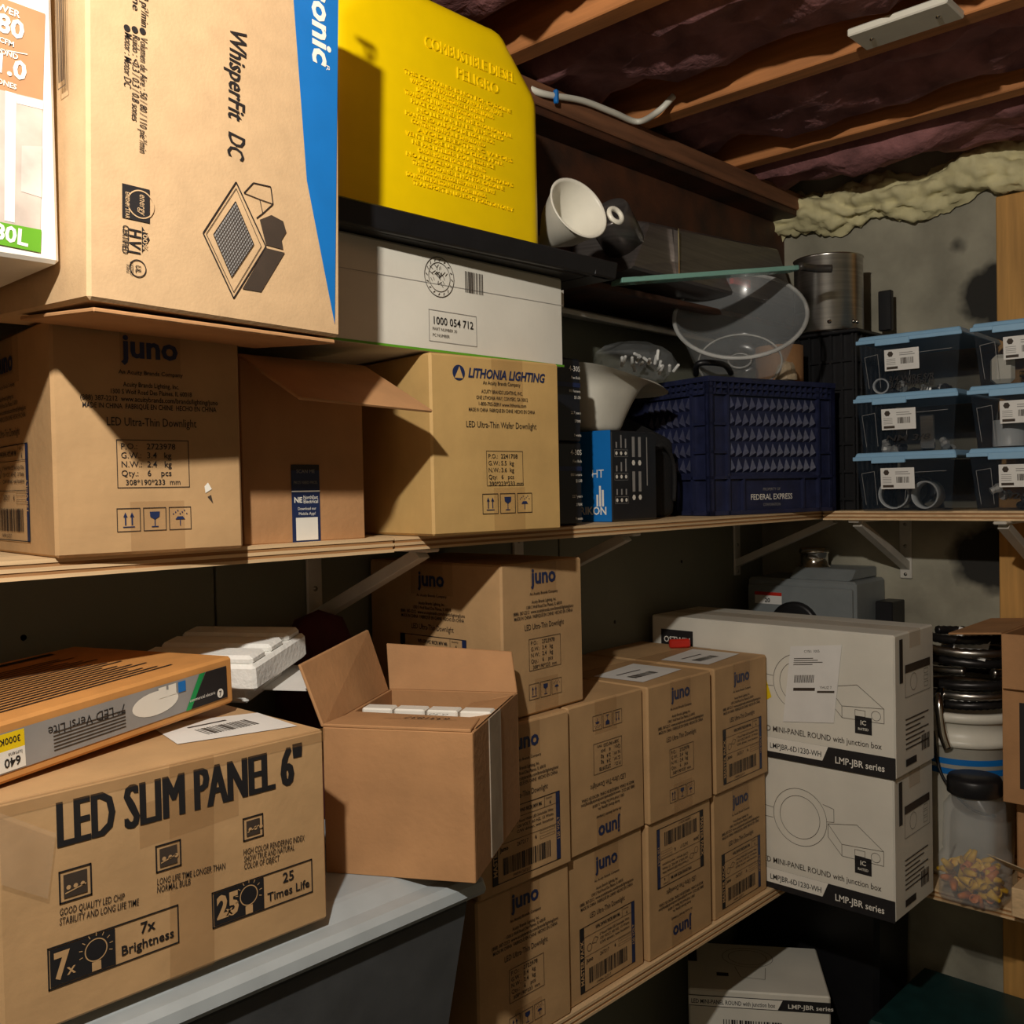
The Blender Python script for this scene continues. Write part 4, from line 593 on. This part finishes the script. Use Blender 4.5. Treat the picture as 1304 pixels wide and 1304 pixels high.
o = tube('bent_conduit', [(2.04, .74, LS+.38), (2.01, .735, LS+.36), (2.0, .725, LS+.30), (2.0, .715, LS+.27)], .009, CHR); tag(o, 'bright bent conduit end hanging over the bucket rim', 'conduit')
o = hexa('paper_tag', [(2.04, .72, LS+.455), (2.035, .655, LS+.445), (2.065, .65, LS+.495), (2.07, .715, LS+.505)]+[(2.041, .72, LS+.455), (2.036, .655, LS+.445), (2.066, .65, LS+.495), (2.071, .715, LS+.505)], PAPER, None, 0); tag(o, 'white printed tag standing on the conduit coils', 'tag')
ja = empty('clear_jar', (1.960, .652, LS)); tag(ja, 'clear plastic jar with black lid and yellow connectors', 'jar')
def sq(s, z, r=.35): return [(s*math.copysign(abs(math.cos(t))**r, math.cos(t)), s*math.copysign(abs(math.sin(t))**r, math.sin(t)), z) for t in [2*math.pi*i/24+.13 for i in range(24)]]
L_ = [sq(.052, .002), sq(.056, .01), sq(.056, .085), sq(.048, .098), sq(.050, .105), sq(.047, .185), sq(.036, .205, .8), sq(.036, .212, .9)]; V = [p for r in L_ for p in r]; F = [(j*24+i, j*24+(i+1) % 24, (j+1)*24+(i+1) % 24, (j+1)*24+i) for j in range(7) for i in range(24)]+[tuple(range(23, -1, -1))]
obj('body', V, F, CLR, ja, True, solid=.0012); lathe('lid', [(0, .236), (.046, .236), (.049, .230), (.049, .205), (.046, .203)], BLK, ja, 36)
for k in range(60):
    o = lathe('wire_connector', [(0, .024), (.004, .024), (.009, .0), (.0075, .0), (0, .018)], mat('yellow_connector', (240, 190, 20), .45) if k % 4 else mat('orange_connector', (214, 120, 30), .45), None, 8); o.location = (1.960+random.uniform(-.042, .042), .655+random.uniform(-.042, .042), LS+.012+.0095*(k % 6)+random.uniform(0, .004)); o.rotation_euler = [random.uniform(0, 6) for _ in range(3)]
    tag(o, 'yellow wire connector in the clear jar' if k % 4 else 'orange wire connector in the clear jar', 'connector', 'yellow connectors in the jar' if k % 4 else 'orange connectors in the jar')
rc = empty('open_carton', (1.95, .598, LS+.2), math.radians(-90)); tag(rc, 'open brown carton with drooping flap beside the bucket', 'carton'); d = (.30, .26, .315)
box('front_wall', (0, 0, 0), (d[0], .004, d[2]), KB, rc, .001); box('side_wall', (0, .004, 0), (.004, d[1], d[2]), KB, rc, .001); box('back_wall', (.004, d[1]-.004, 0), (d[0], d[1], d[2]), KB, rc, .001); box('bottom', (.004, .004, 0), (d[0], d[1]-.004, .004), KB, rc, .001); box('side_wall', (d[0]-.004, .004, .004), (d[0], d[1]-.004, d[2]), KB, rc, .001)
hexa('flap', [(-.10, .01, d[2]-.012), (.0, 0, d[2]-.002), (.0, d[1], d[2]-.002), (-.095, d[1]-.02, d[2]-.008), (-.10, .01, d[2]-.008), (.0, 0, d[2]+.002), (.0, d[1], d[2]+.002), (-.095, d[1]-.02, d[2]-.004)], KB, rc, .001); hexa('flap', [(0, -.002, d[2]), (d[0], -.002, d[2]), (d[0], -.012, d[2]-.10), (.004, -.012, d[2]-.10), (0, 0, d[2]), (d[0], 0, d[2]), (d[0], -.008, d[2]-.10), (.004, -.008, d[2]-.10)], KB, rc, .001)
P = Print(); P.rect(INK, .03, .03, .27, .19); P.ring(WHITE, .08, .10, .03, .001, 1); P.place(rc, (0, 0, 0), (1, 0, 0), (0, 0, 1))
o = carton('carton', (2.0, .590, LS), -90, (.30, .225, .2), KB, seam=False); tag(o, 'closed brown carton beneath the open carton by the bucket', 'carton'); o = hexa('paper_scrap', [(1.93, .62, LS+.10), (1.93, .52, LS+.08), (1.96, .52, LS+.06), (1.96, .60, LS+.075), (1.93, .62, LS+.102), (1.93, .52, LS+.082), (1.96, .52, LS+.062), (1.96, .60, LS+.077)], MC['pale_paper'], None, 0); tag(o, 'crumpled pale paper scrap beside the jar', 'paper'); o = box('wood_block', (1.915, .38, LS+.001), (1.995, .575, LS+.055), PLY); tag(o, 'short pale wooden block in front of the closed brown carton', 'block')
# under the low shelf
d = (.285, .215, .455); lb = carton('panel_light_carton', (1.712, 1.143, 0), -56, d, WB, seam=False); tag(lb, 'white panel-light carton on the floor under the low shelf', 'carton'); P = Print(); h = d[2]; P.rect(INK, .0, h-.035, d[0], h-.012); P.poly(WHITE, [(0, h-.0335), (.18, h-.0335), (.19, h-.0135), (0, h-.0135)], 1); P.fit(INK, 'LED MINI-PANEL ROUND with junction box', .005, h-.029, .175, .013, .01, layer=2); P.fit(WHITE, 'LMP-JBR series', .20, h-.029, .29, .013, .01, layer=1); P.barcode(INK, .07, h-.075, .19, h-.06, 22); P.rect(YEL, .07, h-.13, .19, h-.085); P.frame(INKS, .12, h-.12, .15, h-.09, .001, 1); front(P, lb, d)
P = Print(); P.ring(INKS, .13, .15, .055, .0009, ry=.045); P.ring(INKS, .13, .15, .042, .0009, ry=.034); P.path(INKS, [(.10, .105), (.11, .06), (.16, .055), (.165, .105)], .0009); P.rect(INK, .06, .06, .085, .075); P.rect(INK, 0, .12, .02, d[1]); top(P, lb, d)
gt = empty('green_tote', (2.06, .72, 0)); tag(gt, 'dark green plastic tote on the floor under the bucket shelf', 'tote'); box('body', (-.12, -.20, 0), (.15, .12, .38), DGR, gt, .01); box('rim', (-.135, -.215, .375), (.165, .135, .405), DGR, gt, .006)
bt = empty('added_dark_tote', (2.165, 1.06, 0)); tag(bt, 'tall black plastic tote added to darken the corner under the low shelf', 'tote'); hexa('body', [(-.075, -.15, 0), (.085, -.15, 0), (.085, .18, 0), (-.075, .18, 0), (-.085, -.165, .58), (.095, -.165, .58), (.095, .195, .58), (-.085, .195, .58)], BLK, bt, .01); box('rim', (-.092, -.172, .57), (.10, .20, .60), BLK, bt, .006)  # invented tote, black so that the wall corner behind it reads dark
for k, (yy, zz, m_, l) in enumerate(((.47, .36, WB, 'white board leaning under the low shelf by the wall'), (.40, .33, KR, 'tan cardboard sheet leaning beside the white board'))):
    o = hexa('leaning_sheet', [(1.96+.05*k, yy, 0), (1.97+.05*k, yy, 0), (2.13+.05*k, yy-.12, 0), (2.12+.05*k, yy-.12, 0), (2.02+.05*k, yy+.02, zz), (2.03+.05*k, yy+.02, zz), (2.19+.05*k, yy-.10, zz), (2.18+.05*k, yy-.10, zz)], m_, None, 0); tag(o, l, 'sheet')
